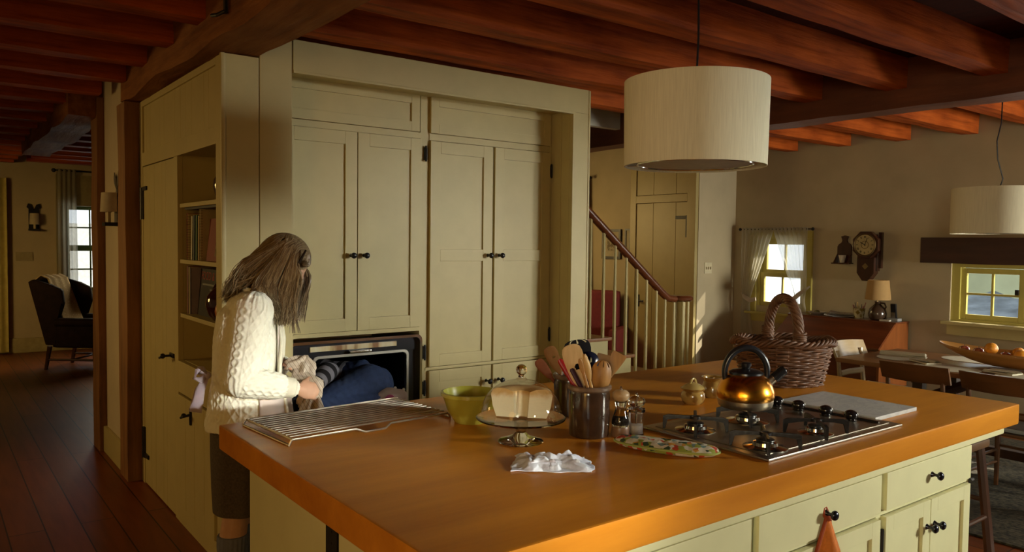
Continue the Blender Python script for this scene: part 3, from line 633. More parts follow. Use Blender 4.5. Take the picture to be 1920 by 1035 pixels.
# cake stand
CS = (1.572, 2.008)
t = T('cake_stand', 'clear glass footed cake stand with a flared plate on the worktop', 'cake stand', (*CS, ZC))
b = MB(); b.lathe([(0, .001), (.072, .001), (.076, .004), (.070, .010), (.030, .022), (.017, .034), (.015, .050), (.020, .062), (.060, .068), (.125, .073), (.147, .080), (.149, .084), (.144, .086), (.120, .080), (.02, .076), (0, .076)], n=56); O('stand', b, GLASS, t)
t = T('cake_dome', 'clear glass dome with a ball knob covering the cut cake', 'cake dome', (*CS, ZC+.0865))
prof = [(.146, .000), (.140, .006), (.133, .012)] + [(.133*math.cos(a), .012+.112*math.sin(a)) for a in arc(.08, 1.42, 18)] + [(.016, .127), (.010, .132)]
inner = [(max(.0, r-.0035), z-.003 if z > .02 else z) for r, z in prof]
b = MB(); b.lathe(list(prof)+[(0, .133)], n=64)
O('dome', b, DOMEG, t)
b = MB(); b.lathe([(0, .128), (.011, .131), (.010, .138)] + [(.0185*math.sin(a), .155-.0185*math.cos(a)) for a in arc(.55, math.pi-.01, 12)] + [(0, .1735)], n=28); O('knob', b, GLASS, t)
t = T('cake', 'partly eaten pale sponge cake with browned top under the glass dome', 'cake', (*CS, ZC+.0815), R(0))
def cake_mat():
    mt, nt, b = nodes('cake_crumb'); tc = nt.nodes.new('ShaderNodeTexCoord'); sp = nt.nodes.new('ShaderNodeSeparateXYZ'); nt.links.new(tc.outputs['Object'], sp.inputs[0])
    n = noise_tex(nt, coords(nt), 30, 4); ad = nt.nodes.new('ShaderNodeMath'); ad.operation = 'MULTIPLY_ADD'; ad.inputs[1].default_value = .03; nt.links.new(n.outputs['Fac'], ad.inputs[0]); nt.links.new(sp.outputs['Z'], ad.inputs[2])
    r = ramp(nt, [(.080, (.84, .76, .52)), (.098, (.66, .42, .16))]); nt.links.new(ad.outputs[0], r.inputs[0]); nt.links.new(r.outputs[0], b.inputs['Base Color']); b.inputs['Roughness'].default_value = .95; bump(nt, b, n.outputs['Fac'], .5, .004); return mt
b = MB(); a0, a1 = R(-42), R(128)
ring_ = [(.022, 0), (.085, 0), (.098, .035), (.104, .075), (.098, .090), (.080, .096), (.05, .094), (.028, .085)]
b.lathe(ring_+[ring_[0]], n=30, a0=a0, a1=a1)
for a in (a0, a1): b._f([b._v((r*math.cos(a), r*math.sin(a), z)) for r, z in ring_])
bmesh.ops.remove_doubles(b.bm, verts=b.bm.verts, dist=1e-5)
O('cake_ring', b, cake_mat(), t, smooth=50)
# utensil crocks
def crock(x, y, r, h, label):
    t = T('utensil_crock', label, 'crock', (x, y, ZC), group=None)
    b = MB(); b.lathe([(0, 0), (r*.93, 0), (r*.97, .006), (r, h*.3), (r, h-.03), (r*.96, h-.022), (r*.97, h-.018)], n=40); b.lathe([(r*.80, h-.02), (r*.80, .012), (0, .012)], n=40); O('body', b, BROWNG, t)
    b = MB(); b.lathe([(r*.96, h-.020), (r*1.06, h-.014), (r*1.07, h-.004), (r*1.0, h), (r*.86, h-.002), (r*.80, h-.02), (r*.82, h-.03)], n=40); O('rim', b, plain('crock_rim', (.20, .13, .085), .3, var=.4, scale=30), t, 'bare tan stoneware rim')
K1 = (1.828, 1.953); crock(*K1, .071, .176, 'dark brown glazed crock full of wooden utensils beside the pepper mill')
K2 = (1.985, 2.235); crock(*K2, .060, .160, 'second dark brown crock of utensils behind the front one')
VR = Vector((.796, -.606, 0)); VD = Vector((.606, .796, 0)); UP = Vector((0, 0, 1))
def utensil(name, label, cat, k, base, tip, profile, thick, mat_, hand=.006, group='utensils standing in the crocks', hole=None, bowl=0, slots=0, hmat=None, headname='head', tw=0):
    """k: crock centre; base, tip: (across, away, up) from the crock floor; profile: [(t 0..1 along the head, half width)]"""
    o = Vector((*k, ZC)); P0 = o + VR*base[0] + VD*base[1] + UP*base[2]; P1 = o + VR*tip[0] + VD*tip[1] + UP*tip[2]
    ax = (P1-P0).normalized(); hl = profile[-1][0]; L = (P1-P0).length
    t = T(name, label, cat, tuple(P0), group=group)
    side = (VR*math.cos(tw) + VD*math.sin(tw)); side = (side - ax*side.dot(ax)).normalized(); nrm = ax.cross(side)
    b = W(); b.tube([P0, P0+ax*(L-hl)*.6, P0+ax*(L-hl+.004)], [hand*.95, hand, hand*1.05], 10); O('handle', b, hmat or mat_, t)
    b = W(); rows = []
    s0 = P0 + ax*(L-hl)
    n = len(profile)
    def edge(tt, wv, u): 
        q = s0 + ax*tt + side*wv*u + nrm*(bowl*(u*u-1)*min(1, wv/.02)*(4*tt/hl*(1-tt/hl)))
        return q
    def sh(k_): return thick/2*(1 if k_ > 0 else -1)
    nu = 27 if hole else 13
    for sgn in (1, -1):
        vs = [[b._v(edge(tt, wv, -1+2*i/(nu-1)) + nrm*thick/2*sgn*(1-.7*abs(-1+2*i/(nu-1))**4)) for i in range(nu)] for tt, wv in profile]
        rows.append(vs)
        for r_ in range(n-1):
            for i in range(nu-1):
                tm = (profile[r_][0]+profile[r_+1][0])/2; um = -1+2*(i+.5)/(nu-1); wm = (profile[r_][1]+profile[r_+1][1])/2
                if hole and ((tm-hole[0])/hole[2])**2 + ((um*wm-hole[1])/hole[2])**2 < 1: continue
                if slots and r_ >= slots and i % 4 == 2: continue
                b._f([vs[r_][i], vs[r_][i+1], vs[r_+1][i+1], vs[r_+1][i]])
    A, B = rows
    # close every open border between the two skins
    bmesh.ops.recalc_face_normals(b.bm, faces=b.bm.faces)
    look = {}
    for r_ in range(n):
        for i in range(nu): look[A[r_][i]] = B[r_][i]
    for e in list(b.bm.edges):
        if len(e.link_faces) == 1 and e.verts[0] in look and e.verts[1] in look: b._f([e.verts[0], e.verts[1], look[e.verts[1]], look[e.verts[0]]])
    for v in list(b.bm.verts):
        if not v.link_faces: b.bm.verts.remove(v)
    O(headname, b, mat_, t, smooth=60); return t
def spat(hl, w, r0=.006): return [(0, r0), (hl*.10, w*.35), (hl*.22, w*.62), (hl*.35, w*.78), (hl*.48, w*.88), (hl*.60, w*.95), (hl*.72, w), (hl*.84, w*.98), (hl*.93, w*.86), (hl*.98, w*.6), (hl, w*.3)]
def spoon(hl, w): return [(hl*(1-math.cos(a))/2, max(.004, w*math.sin(a)**.8)) for a in arc(0.15, math.pi-.05, 14)]
def fine(p, k=3): 
    out = []
    for (t0, w0), (t1, w1) in zip(p, p[1:]): out += [(t0+(t1-t0)*i/k, w0+(w1-w0)*i/k) for i in range(k)]
    return out+[p[-1]]
utensil('turner', 'black slotted nylon turner, the tallest tool in the front crock', 'turner', K1, (.012, .01, .015), (-.045, .055, .322), fine(spat(.125, .050), 2), .003, BLACK, slots=15, tw=.25)
utensil('wooden_spatula', 'pale cream wooden spatula with a round hole, standing in the front crock', 'spatula', K1, (.015, -.02, .015), (-.070, .0, .312), fine(spat(.165, .036), 6), .005, PALEW, hole=(.085, .006, .0105), hand=.007)
utensil('wooden_spoon', 'slim brown wooden spoon in front of the holed spatula', 'spoon', K1, (.035, -.03, .015), (-.040, -.045, .270), spoon(.055, .009), .006, MIDW, hand=.0055)
utensil('wooden_spoon', 'light wooden spoon seen edge-on right of the holed spatula', 'spoon', K1, (.040, -.02, .015), (-.024, -.035, .285), spoon(.10, .015), .010, plain('light_wood', (.60, .36, .12), .5), bowl=.012, hand=.006, tw=.9)
utensil('skimmer', 'black nylon ladle with a heart-shaped hole in the front crock', 'ladle', K1, (-.02, .01, .015), (.004, .050, .282), fine(spoon(.080, .036), 4), .003, plain('navy_nylon', (.012, .016, .040), .2), bowl=.018, hole=(.050, -.004, .012), hand=.006)
utensil('wooden_fork', 'wooden pasta fork with prongs standing in the front crock', 'pasta fork', K1, (.01, .0, .015), (.042, -.022, .262), fine(spoon(.110, .037), 2), .006, MIDW, bowl=.02, slots=20, hand=.007)
utensil('wooden_turner', 'flat-ended wooden turner leaning right in the front crock', 'turner', K1, (-.03, -.01, .015), (.105, .015, .282), [(0, .006), (.03, .011), (.07, .020), (.105, .026), (.118, .026), (.120, .024)], .006, MIDW, hand=.007)
utensil('wooden_scraper', 'broad brown wooden scraper behind the pasta fork', 'scraper', K1, (.0, .02, .015), (.060, .050, .272), [(0, .006), (.02, .016), (.045, .026), (.07, .029), (.075, .026)], .006, plain('brown_wood', (.30, .16, .05), .5), hand=.007)
utensil('whisk_handle', 'red plastic handled brush leaning left in the front crock', 'kitchen brush', K1, (.045, -.01, .02), (-.105, .02, .258), [(0, .006), (.03, .010), (.08, .011), (.12, .010), (.128, .006)], .014, plain('red_plastic', (.35, .01, .012), .25, coat=.3), hand=.005, hmat=plain('cream_plastic', (.7, .6, .4), .4))
utensil('knife', 'dark purple handled knife leaning left beside the red brush', 'knife', K1, (.05, -.03, .02), (-.066, -.02, .232), [(0, .006), (.03, .008), (.08, .008), (.085, .005)], .012, plain('plum_plastic', (.05, .012, .03), .3), hand=.004, hmat=STEEL)
utensil('wooden_spatula', 'brown wooden spatula with a slot leaning left out of the rear crock', 'spatula', K2, (.03, 0, .015), (-.085, -.03, .265), fine(spat(.12, .026), 2), .005, plain('brown_wood2', (.28, .13, .035), .5), hole=(.075, .004, .006))
utensil('wooden_spatula', 'reddish wooden spatula leaning far left out of the rear crock', 'spatula', K2, (.03, 0, .015), (-.125, .01, .208), fine(spat(.10, .020), 2), .005, plain('red_wood', (.26, .075, .025), .5))
# mills
t = T('pepper_mill', 'clear acrylic pepper mill with a wooden top and base beside the crock', 'pepper mill', (1.908, 1.881, ZC))
MW = plain('mill_wood', (.52, .34, .17), .4, var=.08); PB = plain('mill_base', (.22, .12, .065), .35)
b = MB(); b.lathe([(0, 0), (.0300, 0), (.0315, .004), (.0310, .026), (.0285, .034), (0, .034)], n=28); O('base', b, PB, t)
b = MB(); b.lathe([(0, .035), (.029, .035), (.031, .046), (.0295, .058), (.024, .074), (.0185, .092), (.0175, .102), (.021, .112), (.022, .118), (0, .118)], n=28); O('body', b, GLASS, t)
b = MB(); b.lathe([(0, .040), (.023, .040), (.024, .050), (.020, .062), (0, .064)], n=24); O('peppercorns', b, plain('peppercorns', (.03, .018, .012), .8, var=.8, scale=200, bmp=.6), t)
b = MB(); b.lathe([(0, .118), (.012, .119), (.024, .126), (.0300, .138), (.0290, .148), (.020, .157), (.006, .160), (0, .160)], n=28); O('top', b, MW, t)
b = MB(); b.lathe([(0, .158), (.004, .160), (.003, .163), (.005, .167), (.003, .171), (0, .172)], n=16); O('finial', b, CHROME, t)
t = T('salt_mill', 'clear acrylic salt mill half full of salt in front of the pepper mill', 'salt mill', (1.960, 1.858, ZC))
b = MB(); b.lathe([(0, 0), (.027, 0), (.028, .004), (.0245, .012), (.0245, .078), (.031, .082), (.032, .088), (.031, .094), (.020, .098), (0, .098)], n=32); O('body', b, GLASS, t)
b = MB(); b.lathe([(0, .098), (.018, .099), (.028, .108), (.032, .117), (.028, .127), (.018, .133), (.008, .138), (0, .139)], n=16); O('top', b, GLASS, t)
b = MB(); b.lathe([(0, .136), (.005, .138), (.004, .142), (.0055, .146), (0, .149)], n=12); O('finial', b, CHROME, t)
b = MB(); b.lathe([(0, .006), (.020, .006), (.021, .036), (.015, .040), (0, .041)], n=24); O('salt', b, plain('salt', (.85, .84, .82), .9, var=.06, scale=200), t)
b = MB(); b.tube([(0, 0, .04), (0, 0, .135)], .0025, 8); O('shaft', b, CHROME, t)
# oven mitt
def mitt_mat():
    mt, nt, b = nodes('mitt_print'); v = coords(nt, (1, 1.2, 1)); vo = nt.nodes.new('ShaderNodeTexVoronoi'); vo.inputs['Scale'].default_value = 62; nt.links.new(v, vo.inputs['Vector'])
    sp = nt.nodes.new('ShaderNodeSeparateColor'); nt.links.new(vo.outputs['Color'], sp.inputs[0])
    r = ramp(nt, [(0, (.62, .56, .42)), (.24, (.30, .34, .05)), (.42, (.66, .60, .46)), (.58, (.48, .06, .02)), (.70, (.60, .28, .04)), (.80, (.16, .26, .24)), (.90, (.04, .07, .03))]); r.color_ramp.interpolation = 'CONSTANT'
    nt.links.new(sp.outputs[0], r.inputs[0]); nt.links.new(r.outputs[0], b.inputs['Base Color']); b.inputs['Roughness'].default_value = .9
    return mt
MX = Vector((1.885, 1.655)); ang = math.atan2(1.515-1.795, 1.955-1.815)
t = T('oven_mitt', 'quilted oven mitt with a colourful vegetable print lying in front of the cooktop', 'oven mitt', (MX.x, MX.y, ZC), ang)
def mitt(u, v):
    a = 2*math.pi*u; ph = math.pi*(v-.5)*.999
    k = max(1e-4, math.cos(ph))**.35
    x = .168*math.copysign(abs(math.cos(a))**.75, math.cos(a))*k; y = .058*math.copysign(abs(math.sin(a))**.85, math.sin(a))*k*(1+.12*math.cos(a))
    z = .018 + .018*math.sin(ph)
    if z > .018: z += .004*(1-abs(math.sin((x)*math.pi/.042))**.4)*(-1) + .004*math.cos(y*60)
    return (x, y, z)
b = MB(); b.grid(mitt, 72, 26, True); bmesh.ops.remove_doubles(b.bm, verts=b.bm.verts, dist=1e-4); O('mitt', b, mitt_mat(), t, smooth=70)
b = MB(); b.tube([(mitt(u/60, .5)[0]*1.01, mitt(u/60, .5)[1]*1.01, .018) for u in range(60)], .004, 6, close=True); O('binding', b, plain('mitt_binding', (.36, .40, .10), .9), t, 'green binding')
# crumpled cloth
def crumple(u, v):
    x, y = (u-.5)*.265, (v-.5)*.165
    q = Vector((x*11+.6*noise.noise(Vector((y*9, x*5, 3))), y*15, 4.1)); n1 = noise.noise(q); n2 = noise.noise(q*2.1+Vector((3, 1, 7))); n3 = noise.noise(q*4.3)
    ridge = .55*(1-abs(n1)*2.4) + .55*abs(n2); e = min(u, 1-u, v*.9, (1-v)*.9)*2
    z = max(0, ridge)*.030*min(1, .2+e*2.2) + .0025*n3 + .012*min(1, e*1.5)
    if v < .22: z = min(z, .009 + .05*v)
    px, py = x*(.86+.10*n2)+.016*n1, y*(.92-.12*n1)+.014*noise.noise(Vector((x*22, 5, 2)))
    return (px, py, max(.003, z))
t = T('dish_cloth', 'crumpled white cloth lying on the worktop in front of the cake stand', 'cloth', (1.485, 1.745, ZC), R(-38))
b = MB(); b.grid(crumple, 110, 72); O('cloth', b, plain('cloth_white', (.70, .72, .80), .9, var=.05, scale=60, bmp=.15), t, solid=.003, smooth=80)
# cooktop
HX0, HX1, HY0, HY1 = 2.045, 2.872, 1.385, 1.912
t = T('gas_cooktop', 'stainless gas cooktop with black knobs set into the wooden worktop', 'cooktop', ((HX0+HX1)/2, (HY0+HY1)/2, ZC))
b = W(); b.box(HX0, HX1, HY0, HY1, ZC, ZC+.010, .004); O('tray', b, STEEL, t)
b = W(); b.box(HX0+.035, HX1-.03, HY0+.035, HY1-.035, ZC+.0095, ZC+.012, .001); O('pan', b, plain('pan_steel', (.42, .38, .30), .34, 1, .1), t)
b = W(); b.tube([(HX1-.075, HY0+.05, ZC+.013), (HX1-.075, HY1-.05, ZC+.013)], .006, 8); O('seam', b, plain('dark_steel', (.05, .045, .04), .4, .8), t)
BUR = [(2.155, 1.475, .040), (2.150, 1.755, .040), (2.420, 1.735, .045), (2.470, 1.490, .034)]
for x, y, r in BUR:
    b = W(); b.lathe([(0, .010), (r*1.7, .011), (r*1.75, .014), (r*1.2, .018), (r, .020), (r*.95, .030), (r*.6, .034), (r*.55, .030), (0, .030)], (x, y, ZC), 32); d = O('burner', b, CHROME, t)
    b = W(); b.lathe([(0, .034), (r*.72, .034), (r*.75, .038), (r*.55, .042), (0, .042)], (x, y, ZC), 28); O('burner_cap', b, plain('cap_black', (.02, .02, .02), .35), d)
for y in (1.835, 1.738, 1.622, 1.520):
    b = W(); x = 2.755
    b.lathe([(0, .011), (.021, .011), (.022, .015), (.014, .017)], (x, y, ZC), 24); b.tube([(x, y, ZC+.014), (x, y, ZC+.020)], .018, 16)
    b.ell((x, y, ZC+.033), (.026, .026, .019), 24); O('knob', b, plain('knob_black', (.012, .010, .010), .15, coat=.5), t)
def grate(x, y, rz, label):
    t = T('burner_grate', label, 'burner grate', (x, y, ZC+.012), rz, 'cast iron grates on the cooktop')
    b = MB()
    for i in range(4):
        a = i*math.pi/2; M = Matrix.Rotation(a, 4, 'Z')
        b.prism([(.012, .038), (.012, .050), (.095, .050), (.112, .044), (.112, .0), (.103, .0), (.097, .034), (.06, .040)], .011, M @ Matrix.Translation((0, .0055, 0)) @ Matrix.Rotation(R(90), 4, 'X'), .002)
    O('arms', b, plain('cast_iron', (.022, .020, .019), .38, .3, .3, 40, .2), t)
    b = MB(); b.lathe([(.012, .040), (.020, .040), (.020, .049), (.012, .049), (.012, .040)], n=20); O('hub', b, IRON, t)
grate(2.155, 1.475, R(40), 'black iron grate over the front burner nearest the oven mitt')
grate(2.150, 1.755, R(40), 'black iron grate over the back burner beside the salt mill')
grate(2.420, 1.735, R(42), 'black iron grate under the copper kettle')
grate(2.470, 1.490, R(50), 'black iron grate over the front burner nearest the control knobs')
# kettle
t = T('kettle', 'copper coloured whistling kettle with a black arched handle on the cooktop', 'kettle', (2.428, 1.752, ZC+.062), math.atan2(-.606, .796))
def copper():
    mt, nt, b = nodes('copper'); tc = nt.nodes.new('ShaderNodeTexCoord'); sp = nt.nodes.new('ShaderNodeSeparateXYZ'); nt.links.new(tc.outputs['Object'], sp.inputs[0])
    r = ramp(nt, [(.02, (.85, .60, .30)), (.045, (.95, .42, .03)), (.10, (.92, .38, .04)), (.14, (.80, .28, .06))]); nt.links.new(sp.outputs['Z'], r.inputs[0]); nt.links.new(r.outputs[0], b.inputs['Base Color'])
    b.inputs['Metallic'].default_value = 1; b.inputs['Roughness'].default_value = .24; return mt
b = MB(); b.lathe([(.099, .030), (.1045, .042), (.103, .062), (.095, .085), (.080, .108), (.062, .124), (.052, .128), (0, .128)], n=56); O('body', b, copper(), t)
b = MB(); b.lathe([(0, 0), (.088, 0), (.096, .006), (.0995, .018), (.1005, .030), (.099, .032)], n=56); O('base', b, plain('brushed_silver', (.58, .50, .38), .35, 1, .05), t)
b = MB(); b.lathe([(.063, .122), (.062, .130), (.050, .137), (.018, .142), (.014, .146), (.019, .152), (.019, .162), (.013, .166), (0, .166)], n=40); O('lid', b, BLACK, t)
b = MB(); b.tube([(.079*math.cos(a)+.000, 0, .128+.092*math.sin(a)) for a in arc(R(196), R(-14), 22)], [.013+.003*math.sin(math.pi*i/22) for i in range(23)], 12, flat=.8); O('handle', b, plain('handle_black', (.016, .017, .022), .3, coat=.3), t)
b = MB(); b.tube([(.075, 0, .085), (.100, 0, .105), (.112, 0, .116)], [.020, .017, .015], 16); O('spout', b, plain('brushed_silver', (.58, .50, .38), .35), t)
b = MB(); b.tube([(.104, 0, .107), (.140, 0, .138), (.144, 0, .141)], [.0195, .0185, .015], 18); O('whistle', b, plain('whistle_black', (.015, .015, .017), .25, coat=.3), t)
# marble board
t = T('marble_slab', 'pale grey marble slab lying right of the cooktop', 'marble board', (3.03, 1.69, ZC), R(.5))
def marble():
    mt, nt, b = nodes('marble'); n0 = noise_tex(nt, coords(nt), 4, 3); wv = nt.nodes.new('ShaderNodeTexNoise'); wv.inputs['Scale'].default_value = 5; wv.inputs['Detail'].default_value = 8; wv.inputs['Distortion'].default_value = 2.2
    nt.links.new(coords(nt, (1, 2.4, 1)), wv.inputs['Vector']); r = ramp(nt, [(.38, (.60, .60, .57)), (.5, (.52, .53, .52)), (.56, (.61, .61, .58)), (.7, (.56, .57, .56))]); nt.links.new(wv.outputs['Fac'], r.inputs[0]); nt.links.new(r.outputs[0], b.inputs['Base Color']); b.inputs['Roughness'].default_value = .22; return mt
b = MB(); b.box(-.165, .165, -.205, .205, 0, .016, .003); O('slab', b, marble(), t)
# sugar bowl and creamer
SG = jar_mat('speckled_glaze', (.42, .26, .07), (.26, .13, .03)); SGL = plain('mustard_glaze', (.52, .38, .13), .2, coat=.5)
t = T('sugar_bowl', 'small mustard yellow lidded sugar bowl with a looped lid on the worktop', 'sugar bowl', (2.548, 2.095, ZC))
b = MB(); b.lathe([(0, 0), (.036, 0), (.045, .010), (.0505, .028), (.047, .046), (.040, .053), (.046, .058), (.052, .066), (.046, .066), (.038, .055), (0, .05)], n=36); O('body', b, SG, t)
b = MB(); b.lathe([(0, .060), (.046, .062), (.048, .066), (.040, .074), (.028, .082), (.012, .088), (0, .089)], n=36); b.tube([(-.018, 0, .082), (-.012, 0, .100), (0, 0, .106), (.012, 0, .099), (.020, 0, .080)], .0048, 8, up=(0, 1, 0)); O('lid', b, SGL, t)
t = T('creamer', 'small mustard speckled cream jug standing behind the kettle', 'cream jug', (2.735, 2.140, ZC))
b = MB(); b.lathe([(0, 0), (.038, 0), (.048, .012), (.052, .032), (.045, .056), (.040, .070), (.045, .083), (.050, .088), (.044, .088), (.036, .072), (.042, .04), (0, .01)], n=36); O('body', b, SG, t)
b = MB(); b.tube([(.045, .0, .076), (.075, 0, .074), (.082, 0, .052), (.052, 0, .026)], .006, 8); O('handle', b, SGL, t)
# basket
t = T('wicker_basket', 'large oval brown wicker basket with an arched handle on the far end of the worktop', 'basket', (3.285, 2.165, ZC), math.atan2(-.606, .796))
def wick(name, c0, c1):
    mt, nt, b = nodes(name); n = noise_tex(nt, coords(nt), 26, 3); r = ramp(nt, [(.3, c0), (.7, c1)]); nt.links.new(n.outputs['Fac'], r.inputs[0]); nt.links.new(r.outputs[0], b.inputs['Base Color']); b.inputs['Roughness'].default_value = .5; return mt
WK = wick('wicker', (.085, .035, .016), (.22, .10, .045))
NS, NR = 26, 21
def brad(z): f = z/.20; return (.185+.045*f, .128+.030*f)
b = MB()
for s_ in range(NS):
    a = 2*math.pi*s_/NS; pts = [(brad(z)[0]*math.cos(a), brad(z)[1]*math.sin(a), z) for z in (0, .07, .14, .20)]; b.tube(pts, .0045, 6)
for r_ in range(NR):
    z = .006+.195*r_/NR; pts = []
    for k in range(NS*4):
        a = 2*math.pi*k/(NS*4); off = .0062*math.sin(NS*a/2 + r_*math.pi) ; wob = .0015*math.sin(5*a+r_*2.1)
        rx, ry = brad(z); pts.append(((rx+off)*math.cos(a), (ry+off)*math.sin(a), z+wob))
    b.tube(pts, .0050, 6, close=True)
b.lathe([(0, .002), (.183, .002), (.183, .008), (0, .008)], n=40, sy=.128/.185)
O('woven_body', b, WK, t, smooth=60)
b = MB()
for st_ in range(4):
    pts = []
    for k in range(160):
        a = 2*math.pi*k/160; ph = 12*a + st_*math.pi/2
        rx, ry = .236, .162; o_ = .011*math.cos(ph); pts.append(((rx+o_)*math.cos(a), (ry+o_)*math.sin(a), .207+.012*math.sin(ph)+.006*math.sin(6*a)))
    b.tube(pts, .0070, 7, close=True)
O('rim_braid', b, WK, t, smooth=60)
b = MB(); HM = Matrix.Rotation(R(-77), 4, 'Z')
for st_ in range(7):
    pts = []
    for k in range(61):
        f = k/60; a = R(194) + (R(-14)-R(194))*f; ph = f*22 + st_*2*math.pi/7; o_ = .0165
        rr = Vector((.128*math.cos(a), 0, .245+.165*math.sin(a))); nrm = Vector((math.cos(a), 0, math.sin(a)))
        rr += nrm*o_*math.cos(ph) + Vector((0, o_*math.sin(ph), 0)); pts.append(HM @ rr)
    b.tube(pts, .0085, 7)
for sg in (-1, 1):
    for k in range(6): c_ = HM @ Vector((sg*.135, 0, .198+k*.012)); b.tube([c_ + (HM.to_3x3() @ Vector((.027*math.cos(a), .027*math.sin(a), .004*math.sin(a+k)))) for a in arc(0, 2*math.pi, 14)[:-1]], .0058, 6, close=True)
    for q in (-.012, .012): c_ = HM @ Vector((sg*.140, q, .20)); d_ = HM @ Vector((sg*.120, q, .05)); b.tube([c_, d_], .007, 6)
O('handle', b, WK, t, smooth=60)
# ------------------------------------------------------------------ pendant lamps
LINEN = None
def linen():
    mt, nt, b = nodes('linen_shade'); n = noise_tex(nt, coords(nt, (60, 60, 3)), 3, 3); r = ramp(nt, [(.3, (.70, .64, .46)), (.7, (.80, .74, .54))]); nt.links.new(n.outputs['Fac'], r.inputs[0]); nt.links.new(r.outputs[0], b.inputs['Base Color']); b.inputs['Roughness'].default_value = .95; return mt
LINEN = linen()
def pendant(label, x, y, z0, z1, r0, r1, cord):
    t = T('pendant_lamp', label, 'pendant lamp', (x, y, z0), group='drum pendant lamps')
    h = z1-z0
    b = MB(); b.lathe([(r0-.004, 0), (r0, 0), (r1, h), (r1-.004, h), (r0-.004, 0)], n=72); O('shade', b, LINEN, t)
    b = MB(); b.lathe([(0, .008), (r0*.80, .008), (r0*.80, .011), (0, .011)], n=56); O('diffuser', b, plain('opal_diffuser', (.42, .36, .28), .4), t)
    b = MB(); b.tube([(r0*.81*math.cos(a), r0*.81*math.sin(a), .008) for a in arc(0, 2*math.pi, 64)[:-1]], .004, 8, close=True)
    for k in range(4): a = k*math.pi/2+.5; b.tube([(r0*.81*math.cos(a), r0*.81*math.sin(a), .010), (r0*.99*math.cos(a), r0*.99*math.sin(a), .010)], .0025, 6)
    O('rim_ring', b, CHROME, t); b = MB()
    b.lathe([(0, h-.03), (.02, h-.03), (.025, h-.01), (.012, h+.02), (0, h+.02)], n=16)
    for k in range(3): a = k*2.094; b.tube([(0, 0, h-.02), (r1*.99*math.cos(a), r1*.99*math.sin(a), h-.02)], .0025, 6)
    O('fitting', b, CHROME, t)
    b = MB(); b.tube([(cx, cy, cz-z0) for cx, cy, cz in cord], .0042, 8); O('cord', b, BLACK, t)
pendant('large cream linen drum pendant hanging over the kitchen island', 2.470, 2.05, 1.893, 2.228, .279, .284, [(0, 0, 2.21), (.004, -.003, 2.4), (.0, .0, 2.74)])
pendant('cream linen drum pendant hanging over the dining table, cut by the picture edge', 5.78, 2.20, 1.678, 1.985, .280, .280, [(0, 0, 1.97), (.02, -.015, 2.05), (-.01, .01, 2.18), (-.02, .015, 2.3), (0, 0, 2.42), (.01, 0, 2.74)])

# ------------------------------------------------------------------ dining room
def rug_mat():
    mt, nt, b = nodes('rug'); n = noise_tex(nt, coords(nt), 40, 4); r = ramp(nt, [(.35, (.022, .016, .009)), (.65, (.13, .105, .058))]); nt.links.new(n.outputs['Fac'], r.inputs[0])
    wv = nt.nodes.new('ShaderNodeTexWave'); wv.inputs['Scale'].default_value = 9; nt.links.new(coords(nt), wv.inputs['Vector']); mx = nt.nodes.new('ShaderNodeMix'); mx.data_type = 'RGBA'; mx.blend_type = 'MULTIPLY'; mx.inputs[0].default_value = .35
    nt.links.new(r.outputs[0], mx.inputs[6]); nt.links.new(wv.outputs['Color'], mx.inputs[7]); nt.links.new(mx.outputs[2], b.inputs['Base Color']); b.inputs['Roughness'].default_value = 1; bump(nt, b, n.outputs['Fac'], .6, .01); return mt
b = W(); b.box(4.58, 7.15, -.4, 4.1, 0, .012, .004); O('area_rug', b, rug_mat(), None, 'dark flecked braided rug under the dining table and chairs', 'rug')
t = T('dining_table', 'honey wooden trestle dining table set with oval placemats', 'dining table', (5.94, 1.8, 0))
b = W(); b.box(5.48, 6.42, .35, 3.16, .712, .745, .005); O('tabletop', b, TABLEW, t)
for y in (2.62, .85):
    for x in (5.66, 6.20):
        b = W(); b.box(x-.035, x+.035, y-.035, y+.035, .012, .712, .003); O('leg', b, DARKW, t)
    b = W(); b.box(5.60, 6.28, y-.03, y+.03, .62, .712); b.box(5.66, 6.2, y-.025, y+.025, .12, .18); O('crossbar', b, DARKW, t)
    s_ = -1 if y > 2 else 1
    for x in (5.68, 6.18): b = W(); b.tube([(x, y, .50), (x, y+s_*.40, .70)], .024, 4, flat=1.2); O('brace', b, DARKW, t)
b = W(); b.box(5.90, 5.96, .88, 2.59, .14, .20); O('stretcher', b, DARKW, t)
